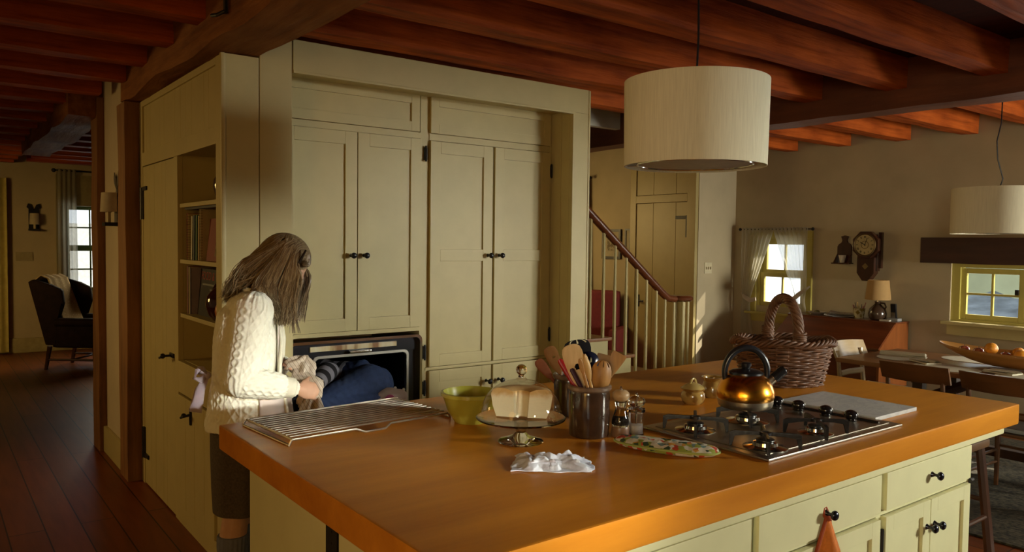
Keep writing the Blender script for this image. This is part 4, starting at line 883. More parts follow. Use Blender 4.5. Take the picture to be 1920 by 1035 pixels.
def chair(label, loc, rz, back_z, mat_=CHAIRW, w_=.44):
    t = T('dining_chair', label, 'dining chair', loc, rz, 'wooden dining chairs around the table')
    top = back_z
    b = MB(); N_ = 14
    def plank(u, v, s):
        yy = (u-.5)*w_; bow = .055*(1-(2*(u-.5))**2)
        return (-.225 - bow + s - .05*(v), yy, top-.115 + .115*v + .006*(1-(2*(u-.5))**2)*v)
    rings = []
    for i in range(N_+1):
        u = i/N_; rings.append([b._v(plank(u, 0, -.010)), b._v(plank(u, 0, .010)), b._v(plank(u, 1, .010)), b._v(plank(u, 1, -.010))])
    b.skin(rings); O('backrest', b, mat_, t, smooth=50)
    for sg in (-1, 1):
        b = MB(); b.tube([(-.235, sg*.175, 0), (-.215, sg*.175, .43), (-.250, sg*.175, top-.06)], [.015, .020, .014], 8); O('back_post', b, mat_, t)
        b = MB(); b.tube([(.195, sg*.185, 0), (.185, sg*.18, .43)], [.014, .019], 8); O('leg', b, mat_, t)
    b = MB(); b.tube([(-.222, -.17, .56), (-.245, 0, .56), (-.222, .17, .56)], .013, 6, flat=1.8)
    for z in (.16, .24): b.tube([(-.226, -.175, z), (.193, -.183, z)], .009, 8); b.tube([(-.226, .175, z), (.193, .183, z)], .009, 8)
    b.tube([(.19, -.183, .27), (.19, .183, .27)], .009, 8); O('stretcher', b, mat_, t)
    b = MB(); b.box(-.225, .215, -.215, .215, .425, .445, .008); O('seat', b, mat_, t)
    b = MB(); b.box(-.20, .205, -.20, .20, .446, .475, .014); O('cushion', b, plain('seat_cushion', (.42, .45, .46), .9, var=.06), t, 'pale grey-blue seat cushion')
chair('curved back wooden dining chair on the near table side, nearest the left end', (5.470, 2.46, .012), R(2), .800)
chair('curved back wooden dining chair on the near table side, cut by the edge', (5.46, 1.93, .012), R(-3), .800)
chair('wooden dining chair at the table end, its wood coloured pale as if sunlit', (5.98, 3.08, .012), R(-90), .800, wood('chair_wood_sunlit', (.42, .30, .16), (.55, .40, .22), 'y', .22, 1, 9, .04, coat=.5), .47)  # chair wood made paler: the sunlight is put into its colour
chair('wooden dining chair on the far table side under the low window', (6.52, 1.7, .012), R(180), .795)
MATC = plain('placemat_linen', (.66, .60, .44), .85, var=.06, scale=60, bmp=.1)
def placemat(label, x, y, rz):
    t = T('placemat', label, 'placemat', (x, y, .745), rz, 'oval linen placemats on the dining table')
    b = MB(); b.lathe([(0, 0), (.215, 0), (.218, .002), (.215, .004), (0, .004)], n=48, sy=.74); O('mat', b, MATC, t)
placemat('oval linen placemat at the left end of the dining table under a rolled napkin', 5.92, 2.88, R(4))
placemat('oval linen placemat overhanging the near table edge before the first dining chair', 5.66, 2.44, R(90))
placemat('oval linen placemat on the near table side before the second chair', 5.68, 1.92, R(88))
placemat('oval linen placemat on the far side of the dining table behind the fruit bowl', 6.23, 2.50, R(90))
NAP = plain('napkin_linen', (.70, .65, .50), .9, var=.06, bmp=.1)
def napkin(label, x, y, rz, kind):
    t = T('napkin', label, 'napkin', (x, y, .749), rz, 'cloth napkins on the placemats')
    b = MB()
    if kind == 'roll':
        for k in range(3): b.tube([(-.16, .012*(k-1), .016+.004*k), (0, .014*(k-1), .018), (.16, .012*(k-1), .015)], [.012, .015, .013], 10)
        b.box(-.165, .165, -.03, .02, 0, .006, .002)
    else:
        b.grid(lambda u, v: ((u-.5)*.2, (v-.5)*.12, .004+.02*abs(math.sin(v*5+u))*(1-.4*u)), 16, 16); b.box(-.10, .10, -.06, .06, 0, .010, .003)
    O('cloth', b, NAP, t)
napkin('rolled linen napkin on the placemat at the left end of the table', 5.98, 2.90, R(100), 'roll')
napkin('folded linen napkin near the table edge behind the first chair back', 5.78, 2.64, R(60), 'fold')
napkin('folded linen napkin in front of the long wooden fruit bowl', 5.74, 2.12, R(80), 'fold')
t = T('fruit_bowl', 'long shallow wooden dough bowl of fruit on the dining table', 'fruit bowl', (6.03, 2.14, .745), R(90))
def dough(u, v):
    a = 2*math.pi*u
    if v < .5: f = v*2; r = .30+.70*f**.6; z = .008+.102*f**1.3; g = 1
    else: f = (v-.5)*2; r = .965-.9*f**1.1; z = .112-.092*f**.7; g = 1
    x = .53*math.cos(a)*r; y = .165*math.sin(a)*r
    return (x, y, z + .035*abs(math.cos(a))**3*(r if v < .5 else r))
b = MB(); b.grid(dough, 64, 24, True); b._f([b._v((.53*.3*math.cos(a), .165*.3*math.sin(a), .008)) for a in arc(0, 2*math.pi, 32)[:-1]]); O('bowl', b, wood('bowl_wood', (.30, .13, .03), (.46, .22, .055), 'x', .35, 1, 8, .05, coat=.3), t, smooth=60)
ORG = plain('orange_peel', (.72, .28, .025), .4, var=.1, scale=90, bmp=.15); APL = jar_mat('red_apple', (.25, .03, .025), (.36, .12, .05))
def fruit(kind, x, y, z, r, label):
    t = T(kind, label, kind, (x, y, z), group='fruit in the long wooden bowl')
    b = MB()
    if kind == 'orange': b.ell((0, 0, r), (r, r, r*.97), 24)
    else: b.lathe([(0, r*.12), (r*.45, 0), (r*.85, r*.45), (r, r*1.05), (r*.80, r*1.65), (r*.35, r*1.85), (0, r*1.62)], n=24)
    O('flesh' if kind == 'apple' else 'peel', b, ORG if kind == 'orange' else APL, t)
    b = MB(); b.tube([(0, 0, r*1.6 if kind == 'apple' else r*1.95), (.003, 0, r*2.15 if kind == 'apple' else r*2.0)], .002, 6); O('stem', b, plain('stem_brown', (.08, .05, .02), .8), t)
for k, x, y, z, r, l in (('orange', 5.97, 2.28, .835, .043, 'orange lying on top of the fruit pile in the bowl, farthest left orange'), ('orange', 5.96, 2.09, .80, .046, 'larger orange in the middle of the wooden bowl'), ('orange', 6.03, 2.13, .815, .042, 'pale orange half hidden behind the larger one'),
    ('apple', 6.0, 2.47, .80, .040, 'red apple nearest the left tip of the wooden bowl'), ('apple', 6.0, 2.375, .795, .040, 'red apple left of the top orange'), ('apple', 5.96, 2.185, .792, .038, 'small red and yellow apple right of the top orange'), ('apple', 5.97, 1.995, .79, .040, 'red apple at the right of the fruit pile')): fruit(k, x, y, z, r, l)
# desk against the far wall
DX0, DX1, DYa, DYb = 6.74, 7.255, 3.475, 4.56
t = T('slant_desk', 'dark reddish slant-top writing desk against the far wall', 'desk', ((DX0+DX1)/2, (DYa+DYb)/2, 0))
b = W(); TM = Matrix(((1, 0, 0, 0), (0, 0, 1, 0), (0, 1, 0, 0), (0, 0, 0, 1)))
side = [(DX0, .30), (DX0, .672), (7.02, .885), (DX1, .885), (DX1, .30)]
for y in (DYa, DYb-.022): b = W(); b.prism(side, .022, Matrix.Translation((0, y, 0)) @ TM); O('side_panel', b, DESKS, t, 'orange-brown side panel', smooth=0)
b = W(); b.prism([(DX0-.012, .664), (DX0-.012, .682), (7.015, .897), (7.028, .885)], DYb-DYa-.004, Matrix.Translation((0, DYa+.002, 0)) @ TM); O('slant_lid', b, DESKW, t, smooth=0)
b = W(); b.box(7.0, DX1, DYa-.008, DYb+.008, .884, .900, .004); O('top', b, DESKW, t)
b = W(); b.box(DX0+.006, DX1, DYa+.022, DYb-.022, .30, .66); O('body', b, DESKW, t)
b = W(); b.box(DX0-.006, DX0+.008, DYa+.05, DYb-.05, .54, .652, .003); d = O('drawer', b, DESKW, t)
b = W(); [b.ell((DX0-.016, y, .60), .014, 12) for y in (DYa+.25, DYb-.25)]; O('knob', b, BLACK, d)
for x in (DX0+.03, DX1-.03):
    for y in (DYa+.03, DYb-.03): b = W(); b.tube([(x, y, 0), (x, y, .30)], [.016, .024], 4, flat=1); O('leg', b, DESKW, t)
t = T('table_lamp', 'small table lamp with a brown jug base and tan paper shade on the desk', 'table lamp', (7.12, 3.70, .900))
b = MB(); b.lathe([(0, 0), (.055, 0), (.075, .018), (.082, .060), (.070, .105), (.035, .140), (.024, .155), (.028, .172), (0, .172)], n=32); b.tube([(0, -.025, .160), (.0, -.065, .158), (0, -.078, .125), (0, -.065, .10)], .008, 8); O('base', b, plain('lamp_brown', (.055, .030, .016), .22, coat=.4), t)
b = MB(); b.lathe([(.112, .19), (.092, .372), (.089, .372), (.109, .19), (.112, .19)], n=48); O('lamp_shade', b, plain('tan_shade', (.42, .25, .09), .85, var=.06), t)
b = MB(); b.tube([(0, 0, .17), (0, 0, .26)], .008, 8); b.ell((0, 0, .285), (.028, .028, .036), 14); b.tube([(-.09, 0, .365), (.09, 0, .365)], .002, 6); O('fitting', b, CHROME, t)
t = T('pencil_pot', 'cream pot with olive pattern holding pencils on the desk', 'pencil pot', (7.13, 3.885, .900))
b = MB(); b.lathe([(0, 0), (.042, 0), (.055, .095), (.050, .095), (.038, .006), (0, .006)], n=32); O('pot', b, jar_mat('pot_pattern', (.55, .48, .28), (.24, .16, .03)), t)
for k in range(9):
    a = k*.7; c_ = rnd.choice([(.30, .05, .03), (.45, .30, .08), (.10, .06, .03), (.35, .12, .10)])
    p = T('pencil', 'pencil or pen standing in the cream pot on the desk', 'pencil', (7.13+.015*math.cos(a), 3.885+.015*math.sin(a), .907), group='pencils in the pot')
    b = MB(); b.tube([(0, 0, 0), (.030*math.cos(a), .045*math.sin(a), .125+.02*math.sin(k*2))], .0038, 6); O('shaft', b, plain('pencil_%d' % (k % 4), c_, .4), p)
t = T('cordless_phone', 'black and silver cordless phone upright on its cradle at the right end of the desk', 'phone', (7.13, 3.545, .900))
b = MB(); b.box(-.04, .04, -.05, .05, 0, .028, .008); O('cradle', b, plain('phone_grey', (.30, .30, .30), .4), t)
b = MB(Matrix.Rotation(R(-10), 4, 'Y')); b.box(-.012, .014, -.025, .025, .015, .165, .008); O('handset', b, BLACK, t)
b = MB(Matrix.Rotation(R(-10), 4, 'Y')); b.box(-.0145, -.0115, -.018, .018, .03, .085, .001); O('keypad', b, STEEL, t)
t = T('pad', 'small white notepad on the desk beside the phone', 'notepad', (7.08, 3.60, .900)); b = MB(); b.box(-.03, .03, -.045, .045, 0, .012, .001); O('sheets', b, plain('paper', (.62, .58, .48), .9), t)
t = T('papers', 'loose stack of rumpled papers on the desk left of the pencil pot', 'papers', (7.13, 4.07, .900), R(20))
b = MB()
for k in range(6): b.grid(lambda u, v, k=k: ((u-.5)*.20+.006*k, (v-.5)*.27-.008*k, .003+.006*k+.02*(abs(v-.5)*2)**3*math.sin(k*1.7+2)**2+.006*math.sin(u*7+k)), 8, 10)
O('sheets', b, plain('newsprint', (.42, .38, .34), .9, var=.25, scale=60), t, solid=.001)
t = T('dish', 'shallow white dish at the left end of the desk', 'dish', (7.14, 4.33, .900))
b = MB(); b.lathe([(0, 0), (.05, 0), (.095, .024), (.098, .028), (.090, .026), (.05, .008), (0, .008)], n=36); O('dish', b, plain('white_glaze', (.66, .62, .54), .2), t)
b = MB(); b.ell((0, 0, .026), (.026, .03, .018), 14); O('soap', b, plain('olive_soap', (.20, .18, .08), .6), None, 'small olive lump lying in the white dish', 'soap', origin=(0, 0, 0)).location = (7.14, 4.33, .900)
# wall clock
t = T('wall_clock', 'dark octagonal regulator wall clock with a pendulum box on the far wall', 'clock', (7.28, 3.875, 1.25))
CLW = wood('clock_wood', (.030, .010, .005), (.07, .022, .010), 'z', .3, 1, 8, .05, coat=.3)
CF = Matrix(((0, 0, -1, 7.28), (-1, 0, 0, 3.875), (0, 1, 0, 1.600), (0, 0, 0, 1)))     # local x: towards -y, y: up, z: out from the wall
o8 = [(.138*math.cos(R(22.5+45*i)), .138*math.sin(R(22.5+45*i))) for i in range(8)]; i8 = [(.098*math.cos(2*math.pi*i/48), .098*math.sin(2*math.pi*i/48)) for i in range(48)]
b = W(CF); b.prism(o8, .055, Matrix.Translation((0, 0, .045)), .008); b.prism([(-.085, -.12), (.085, -.12), (.085, -.27), (.03, -.345), (-.03, -.345), (-.085, -.27)][::-1], .085, None, .006); b.box(-.10, .10, -.25, .10, 0, .05); b.box(.10, .128, -.22, .12, 0, .04); O('case', b, CLW, t, smooth=30)
b = W(CF); b.lathe([(0, .100), (.098, .100), (.098, .104), (0, .104)], n=48); O('dial', b, plain('dial_paper', (.46, .36, .17), .6), t)
b = W(CF); b.lathe([(.096, .100), (.108, .100), (.110, .108), (.104, .114), (.097, .108), (.096, .100)], n=48); b.lathe([(.034, .104), (.038, .104), (.038, .1055), (.034, .1055), (.034, .104)], n=32); O('bezel', b, plain('clock_brass', (.20, .13, .05), .35, .8), t)
b = W(CF); rom = ['XII', 'I', 'II', 'III', 'IIII', 'V', 'VI', 'VII', 'VIII', 'IX', 'X', 'XI']
for i, s_ in enumerate(rom):
    a = R(90-30*i); Tn = Matrix.Translation((.076*math.cos(a), .076*math.sin(a), .1045)) @ Matrix.Rotation(a-R(90), 4, 'Z')
    wd = {'I': .0045, 'V': .010, 'X': .010}; tot = sum(wd[c] for c in s_); x = -tot/2
    for c in s_:
        m_ = x+wd[c]/2; x += wd[c]
        if c == 'I': b.box(m_-.0011, m_+.0011, -.009, .009, 0, .001, 0, Tn)
        else:
            for sg in (-1, 1):
                Tk = Tn @ Matrix.Translation((m_ + (sg*.0018 if c == 'V' else 0), 0, 0)) @ Matrix.Rotation(-sg*(.2 if c == 'V' else .42), 4, 'Z'); b.box(-.0011, .0011, -.009, .009, 0, .001, 0, Tk)
O('numerals', b, BLACK, t)
for L_, a, w_ in ((.050, R(90-300), .003), (.072, R(90-20), .0022)):
    b = W(CF @ Matrix.Rotation(a, 4, 'Z')); b.box(-.01, L_, -w_, w_, .106, .107); O('hand', b, BLACK, t)
b = W(CF); b.prism([(0, -.235+.0), (.030, -.205), (0, -.175), (-.030, -.205)][::-1], .004, Matrix.Translation((0, 0, .085))); O('pendulum_window', b, plain('clock_brass2', (.26, .18, .07), .35, .6), t)
# candle box
t = T('candle_box', 'dark wooden candle shelf with a keyhole shaped back beside the wall clock', 'candle shelf', (7.28, 4.13, 1.41))
KF = Matrix(((0, 0, -1, 7.28), (-1, 0, 0, 4.13), (0, 1, 0, 1.41), (0, 0, 0, 1)))
pr = [(-.075, 0), (.075, 0), (.075, .17), (.060, .195), (.030, .210), (.022, .232), (.030, .255), (.040, .270), (0, .282), (-.040, .270), (-.030, .255), (-.022, .232), (-.030, .210), (-.060, .195), (-.075, .17)]
b = W(KF); b.prism(pr, .015, None, .002); O('back', b, CLW, t); b = W(KF); b.box(-.09, .09, 0, .012, 0, .10, .003); b.prism([(0, .0), (.085, .0), (0, .10)], .008, Matrix.Translation((.075, 0, .012)) @ Matrix.Rotation(R(-90), 4, 'Y')); b.prism([(0, .0), (.085, .0), (0, .10)], .008, Matrix.Translation((-.067, 0, .012)) @ Matrix.Rotation(R(-90), 4, 'Y')); O('shelf', b, CLW, t)
t = T('cup', 'small cream cup standing on the dark candle shelf', 'cup', (7.232, 4.13, 1.4225)); b = MB(); b.lathe([(0, 0), (.022, 0), (.036, .075), (.033, .075), (.019, .006), (0, .006)], n=28); O('cup', b, plain('cup_cream', (.62, .56, .44), .3), t)
# curtains at the small window
SHEER = sheer('sheer_cotton', (.80, .76, .62), .62)
t = T('curtain_rod', 'thin black curtain rod above the small window', 'curtain rod', (7.235, 4.90, 1.74)); b = W(); b.tube([(7.235, 4.465, 1.757), (7.235, 5.335, 1.757)], .006, 8); O('rod', b, IRON, t)
for y in (4.46, 5.34): b = W(); b.ell((7.235, y, 1.757), .017, 12); O('finial', b, IRON, t)
def curtain(label, ya, yb, tie_y, sgn):
    t = T('curtain', label, 'curtain', (7.235, (ya+yb)/2, .60), group='white sheer curtains at the small window')
    def fn(u, v):
        z = 1.775 - 1.20*v; zt = 1.02; out = ya if sgn > 0 else yb; yy = ya + (yb-ya)*u
        if z > zt: f = min(1, max(0, (z-zt)/(1.74-zt))); k = .26+.74*f**.85
        else: k = .26 + .12*min(1, (zt-z)/.4)
        y = out + (yy-out)*k - sgn*.02*max(0, 1-abs(z-zt)/.12)
        x = 7.222 + .013*math.sin(u*2*math.pi*(9 if z > 1.72 else 7) + 1.5*math.sin(z*3)) * (.5+.5*k) + .004*math.sin(u*50)
        return (x, y, z)
    b = W(); b.grid(fn, 110, 50); O('drape', b, SHEER, t, smooth=80)
    if sgn > 0: tp = [(7.21, 5.10, 1.00), (7.20, 5.17, .985), (7.205, 5.25, 1.02), (7.25, 5.31, 1.06)]
    else: tp = [(7.21, 4.72, 1.00), (7.195, 4.65, 1.02), (7.205, 4.57, 1.09), (7.25, 4.485, 1.17)]
    b = W(); b.tube(tp, [.022, .026, .024, .010], 10, flat=.35, up=(1, 0, 0)); O('tie_back', b, plain('tie_cotton', (.55, .47, .38), .9), t)
curtain('left white sheer curtain tied back at the small window', 5.30, 4.90, 5.20, 1)
curtain('right white sheer curtain tied back toward the clock at the small window', 4.90, 4.50, 4.62, -1)
# stool
t = T('bar_stool', 'dark wooden counter stool under the right overhang of the island', 'stool', (4.06, 1.78, 0))
STW = wood('stool_wood', (.045, .016, .008), (.10, .038, .016), 'z', .35, 1, 9, .05, coat=.3)
b = W(); b.box(3.88, 4.22, 1.60, 1.96, .595, .635, .010); O('seat', b, wood('stool_seat_wood', (.10, .05, .02), (.20, .10, .04), 'x', .4, 1, 9), t)
for sx in (-1, 1):
    for sy in (-1, 1): b = W(); b.tube([(4.05+sx*.15, 1.78+sy*.14, .60), (4.05+sx*.20, 1.78+sy*.19, 0)], [.022, .026], 8); O('leg', b, STW, t)
b = W()
for (a, c) in (((-1, -1), (1, -1)), ((-1, 1), (1, 1))): b.tube([(4.05+a[0]*.18, 1.78+a[1]*.17, .24), (4.05+c[0]*.18, 1.78+c[1]*.17, .24)], .012, 8)
for (a, c) in (((-1, -1), (-1, 1)), ((1, -1), (1, 1))): b.tube([(4.05+a[0]*.175, 1.78+a[1]*.165, .32), (4.05+c[0]*.175, 1.78+c[1]*.165, .32)], .012, 8)
O('stretcher', b, STW, t)
b = W(); b.tube([(3.90, 1.60, .635), (3.92, 1.58, .70)], .012, 8); O('arm_stub', b, STW, t) if False else b.bm.free()

# ------------------------------------------------------------------ stairs and hall
STY = 4.62
t = T('staircase', 'cream staircase with brown treads rising behind the built-in cupboards', 'staircase', (5.0, 5.0, 0))
steps = [(4.534+.275*k, .809-.1625*k) for k in range(-4, 5)]
b = W()
for x, z in steps: b.box(x-.2745, x-.012, STY, 5.02, 0, z-.028)
O('risers', b, PAINT, t)
for x, z in steps: b = W(); b.box(x-.30, x+.008, STY-.03, 5.03, z-.028, z, .006); O('tread', b, TREADW, t)
t = T('stair_balustrade', 'stair balustrade with slim cream balusters and a dark polished handrail', 'balustrade', (5.0, STY, 0))
bx = [4.31, 4.459, 4.591, 4.724, 4.852, 4.975, 5.101, 5.215, 5.332]
def rail_z(x): return 1.815 + (x-4.31)*(1.105-1.815)/(5.24-4.31) if x < 5.24 else 1.105
for k, x in enumerate([3.86, 4.01, 4.16]+bx):
    zt = rail_z(x)-.015; tr = [z for xx, z in steps if x < xx-.0]; z0 = max([0]+tr) if tr else 0
    b = W(); b.tube([(x, STY+.0, z0), (x, STY, z0+.25), (x, STY, zt)], [.0145, .0145, .0115], 8); O('baluster', b, PAINT, t)
b = W(); pts = [(3.70, STY, rail_z(3.70)), (4.31, STY, rail_z(4.31)), (5.0, STY, rail_z(5.0)), (5.16, STY, rail_z(5.16)), (5.24, STY, 1.110), (5.34, STY, 1.096)]
b.tube(pts, .036, 12, flat=.9)
b.lathe([(0, -.026), (.085, -.026), (.105, -.010), (.108, .008), (.092, .026), (.03, .030), (0, .030)], (5.45, STY+.02, 1.098), 36); O('handrail', b, RAILW, t)
for k in range(5): a = k*1.2566+.3; b = W(); b.tube([(5.455+.058*math.cos(a), STY+.02+.058*math.sin(a), .16), (5.455+.058*math.cos(a), STY+.02+.058*math.sin(a), 1.08)], .0125, 8); O('baluster', b, PAINT, t)
b = W(); b.lathe([(0, .16), (.030, .16), (.030, 1.08), (0, 1.08)], (5.44, STY+.02, 0), 10); O('newel', b, PAINT, t)
DP = plain('hall_door_paint', (.40, .31, .12), .42, var=.05, scale=6)
d2 = struct_root('door_2', (6.645, 5.98, 0))
b = W(); ys = [5.565, 5.73, 6.06, 6.32]
for a, c in zip(ys, ys[1:]): b.box(6.612, 6.640, a+.002, c-.002, .01, 2.045, .003); b.box(6.612, 6.640, a+.002, c-.002, 2.14, 2.56, .003)
O('door_boards', b, DP, d2)
b = W(); b.box(6.60, 6.648, 6.32, 6.41, 0, 2.568, .004); b.box(6.60, 6.648, 5.448, 5.565, 0, 2.568, .004); b.box(6.60, 6.648, 5.565, 6.32, 2.05, 2.135, .004); O('door_frame', b, DP, d2)
b = W(); b.box(6.603, 6.612, 5.535, 5.585, 1.66, 1.90, .003); b.box(6.603, 6.612, 5.585, 5.73, 1.86, 1.895, .003); O('door_hinge', b, IRON, d2)
b = W(); b.tube([(6.61, 6.27, .935), (6.57, 6.27, .935), (6.565, 6.15, .93)], .010, 8); b.box(6.605, 6.612, 6.25, 6.29, .86, 1.0, .003); O('door_handle', b, IRON, d2)
t = T('light_switch', 'cream plate with three toggle switches on the bright wall beside the hall door', 'light switch', (6.815, 5.44, 1.27)); b = W(); b.box(6.755, 6.875, 5.432, 5.44, 1.27, 1.39, .004); O('plate', b, plain('switch_cream', (.62, .54, .34), .4), t)
b = W(); [b.box(6.815+dx-.006, 6.815+dx+.006, 5.420, 5.433, 1.315, 1.345, .002) for dx in (-.035, 0, .035)]; O('toggles', b, plain('toggle_cream', (.50, .42, .26), .4), t)
def picture(label, y0, y1, z0, z1):
    t = T('framed_picture', label, 'picture', (6.64, (y0+y1)/2, z0), group='framed prints on the hall wall')
    b = W(); f = .03 if y1-y0 > .2 else .02
    b.box(6.622, 6.645, y0, y0+f, z0, z1); b.box(6.622, 6.645, y1-f, y1, z0, z1); b.box(6.622, 6.645, y0+f, y1-f, z0, z0+f); b.box(6.622, 6.645, y0+f, y1-f, z1-f, z1); O('frame', b, plain('frame_grey', (.055, .052, .05), .4), t)
    b = W(); b.box(6.630, 6.643, y0+f, y1-f, z0+f, z1-f); O('mount', b, plain('mount_cream', (.42, .36, .24), .8), t)
    if y1-y0 > .2: b = W(); b.box(6.628, 6.631, y0+.09, y1-.09, z0+.10, z1-.09); O('print', b, jar_mat('print_blot', (.40, .34, .22), (.16, .12, .06)), t)
picture('grey framed print with a cream mount on the hall wall left of the door', 6.585, 6.90, 1.40, 1.755); picture('narrow grey framed print tight beside the hall door casing', 6.42, 6.515, 1.42, 1.76)
t = T('curtain_rod', 'short black curtain rod high in the hall behind the stairs', 'curtain rod', (6.6, 7.4, 2.37)); b = W(); b.tube([(6.58, 7.08, 2.39), (6.58, 7.95, 2.39)], .009, 8); b.ell((6.58, 7.08, 2.39), .022, 12); O('rod', b, IRON, t)
t = T('curtain', 'ochre lit curtain hanging in the hall behind the stairs', 'curtain', (6.58, 7.5, .8)); b = W(); b.grid(lambda u, v: (6.57+.02*math.sin(u*30), 7.14+.75*u-.06*v*(1-u), 2.40-1.6*v), 60, 8); O('drape', b, plain('ochre_curtain', (.50, .40, .14), .9), t, solid=.003)
t = T('armchair', 'dark red upholstered armchair in the hall behind the balusters', 'armchair', (6.24, 6.60, 0), R(-150))
RED = plain('red_upholstery', (.19, .020, .014), .75, var=.12, scale=30)
b = MB(); b.box(-.30, -.14, -.24, .24, .30, 1.03, .05); O('backrest', b, RED, t); b = MB(); b.box(-.20, .28, -.24, .24, .16, .44, .05); O('seat', b, RED, t)
for sg in (-1, 1): b = MB(); b.box(-.24, .26, sg*.29-.06, sg*.29+.06, .16, .62, .045); O('arm', b, RED, t)
for sx in (-.24, .22):
    for sg in (-1, 1): b = MB(); b.tube([(sx, sg*.27, 0), (sx, sg*.27, .17)], [.015, .022], 8); O('leg', b, DARKW, t)
t = T('side_table', 'small dark side table behind the red armchair in the hall', 'side table', (6.42, 7.02, 0)); b = MB(); b.box(-.19, .19, -.22, .22, .70, .73, .004); O('top', b, DARKW, t)
for sx in (-.165, .165):
    for sg in (-1, 1): b = MB(); b.tube([(sx, sg*.19, 0), (sx, sg*.19, .70)], [.014, .02], 8); O('leg', b, DARKW, t)
t = T('flower_vase', 'vase of dried dark red flowers on the hall side table', 'flowers', (6.42, 6.97, .73)); b = MB(); b.lathe([(0, 0), (.04, 0), (.06, .07), (.035, .13), (.042, .15), (0, .14)], n=24); O('vase', b, jar_mat('hall_vase', (.20, .17, .12), (.08, .06, .05)), t)
b = MB(); r3 = random.Random(5)
for k in range(26):
    a, e = r3.uniform(0, 6.28), r3.uniform(.3, 1.4); q = Vector((math.cos(a)*math.cos(e), math.sin(a)*math.cos(e), math.sin(e)))*r3.uniform(.1, .16); b.ell(Vector((0, 0, .15))+q, r3.uniform(.014, .024), 8); b.tube([(0, 0, .12), Vector((0, 0, .15))+q], .002, 5)
O('blossoms', b, jar_mat('dried_flowers', (.20, .03, .02), (.30, .18, .08)), t)

# ------------------------------------------------------------------ parlour beyond the door opening
t = T('wing_chair', 'dark wing armchair standing in the far room by the window', 'armchair', (1.56, 10.72, 0), R(-38))
LEA = plain('dark_leather', (.022, .010, .007), .7, var=.25, spec=.15)
b = MB(); b.prism([(-.46, 1.06), (-.34, 1.08), (-.13, .42), (-.13, .30), (-.26, .30)], .60, Matrix.Translation((0, .30, 0)) @ Matrix.Rotation(R(90), 4, 'X'), .03); O('backrest', b, LEA, t)
for sg in (-1, 1):
    b = MB(); y0 = .33 if sg > 0 else -.27
    b.prism([(-.46, 1.05), (-.40, 1.08), (-.20, 1.02), (-.06, .96), (-.04, .80), (-.13, .62), (-.12, .30), (-.26, .30)], .06, Matrix.Translation((0, y0, 0)) @ Matrix.Rotation(R(90), 4, 'X'), .02); O('wing', b, LEA, t)
    b = MB(); b.box(-.16, .34, y0-.07 if sg > 0 else y0-.06, y0+.02 if sg > 0 else y0+.03, .28, .56, .03); b.tube([(-.14, y0-.03, .57), (.34, y0-.03, .57)], .055, 12); O('arm', b, LEA, t)
b = MB(); b.box(-.22, .36, -.27, .27, .26, .45, .04); O('seat', b, LEA, t)
for sx, dx in ((-.24, -.05), (.30, 0)):
    for sg in (-1, 1): b = MB(); b.tube([(sx, sg*.27, .28), (sx+dx, sg*.27, 0)], [.028, .020], 8); O('leg', b, DARKW, t)
b = MB()
for sg in (-1, 1): b.tube([(-.26, sg*.27, .12), (.30, sg*.27, .12)], .014, 8)
b.tube([(.02, -.27, .12), (.02, .27, .12)], .012, 8); O('stretcher', b, DARKW, t)
t = T('throw_blanket', 'pale lace throw draped over the back and seat of the dark wing chair', 'throw blanket', (1.56, 10.72, .45), R(-38))
def throw(u, v):
    y = (u-.5)*.40 + .01*math.sin(v*9)
    P = [(-.50, .86), (-.47, 1.05), (-.40, 1.105), (-.31, 1.07), (-.10, .52), (.02, .475), (.30, .475), (.42, .44), (.44, .30)]
    f = v*(len(P)-1); i = min(int(f), len(P)-2); k = f-i
    return (P[i][0]+(P[i+1][0]-P[i][0])*k+.012, y, P[i][1]+(P[i+1][1]-P[i][1])*k-.45+.012+.006*math.sin(u*20+v*5))
b = MB(); b.grid(throw, 30, 48)
def lace():
    mt, nt, bb = nodes('lace'); vo = nt.nodes.new('ShaderNodeTexVoronoi'); vo.inputs['Scale'].default_value = 38; nt.links.new(coords(nt), vo.inputs['Vector']); r = ramp(nt, [(.05, (.80, .64, .38)), (.35, (.55, .39, .19))]); nt.links.new(vo.outputs['Distance'], r.inputs[0]); nt.links.new(r.outputs[0], bb.inputs['Base Color']); bb.inputs['Roughness'].default_value = .95; return mt
O('blanket', b, lace(), t, solid=.012)
t = T('wall_sconce', 'small dark wall sconce with a pale shade on the far wall of the distant room', 'wall sconce', (1.237, 12.42, 1.66)); b = W()
b.box(1.175, 1.30, 12.425, 12.45, 1.67, 1.96, .004); [b.prism([(1.237, -1.95), (1.237+dx*.55, -1.945), (1.237+dx, -1.985), (1.237+dx*.8, -2.035), (1.237+dx*.35, -2.02)][::(1 if dx > 0 else -1)], .012, Matrix.Translation((0, 12.425, 0)) @ Matrix.Rotation(R(-90), 4, 'X')) for dx in (-.085, .085)]; b.box(1.17, 1.305, 12.33, 12.45, 1.665, 1.69, .003); O('bracket', b, IRON, t)
b = W(); b.lathe([(.062, 1.75), (.055, 1.90), (.052, 1.90), (.059, 1.75), (.062, 1.75)], (1.237, 12.36, 0), 24); O('shade', b, plain('sconce_shade', (.50, .42, .28), .9), t)
b = W(); b.tube([(1.237, 12.36, 1.685), (1.237, 12.36, 1.78)], .014, 10); O('candle', b, plain('candle_wax', (.55, .45, .25), .5), t)
t = T('switch_plate', 'dim cream switch plate on the far wall below the distant sconce', 'light switch', (1.117, 12.445, 1.26)); b = W(); b.box(1.02, 1.22, 12.438, 12.45, 1.25, 1.37, .004); O('plate', b, plain('plate_dim', (.34, .28, .15), .5), t)
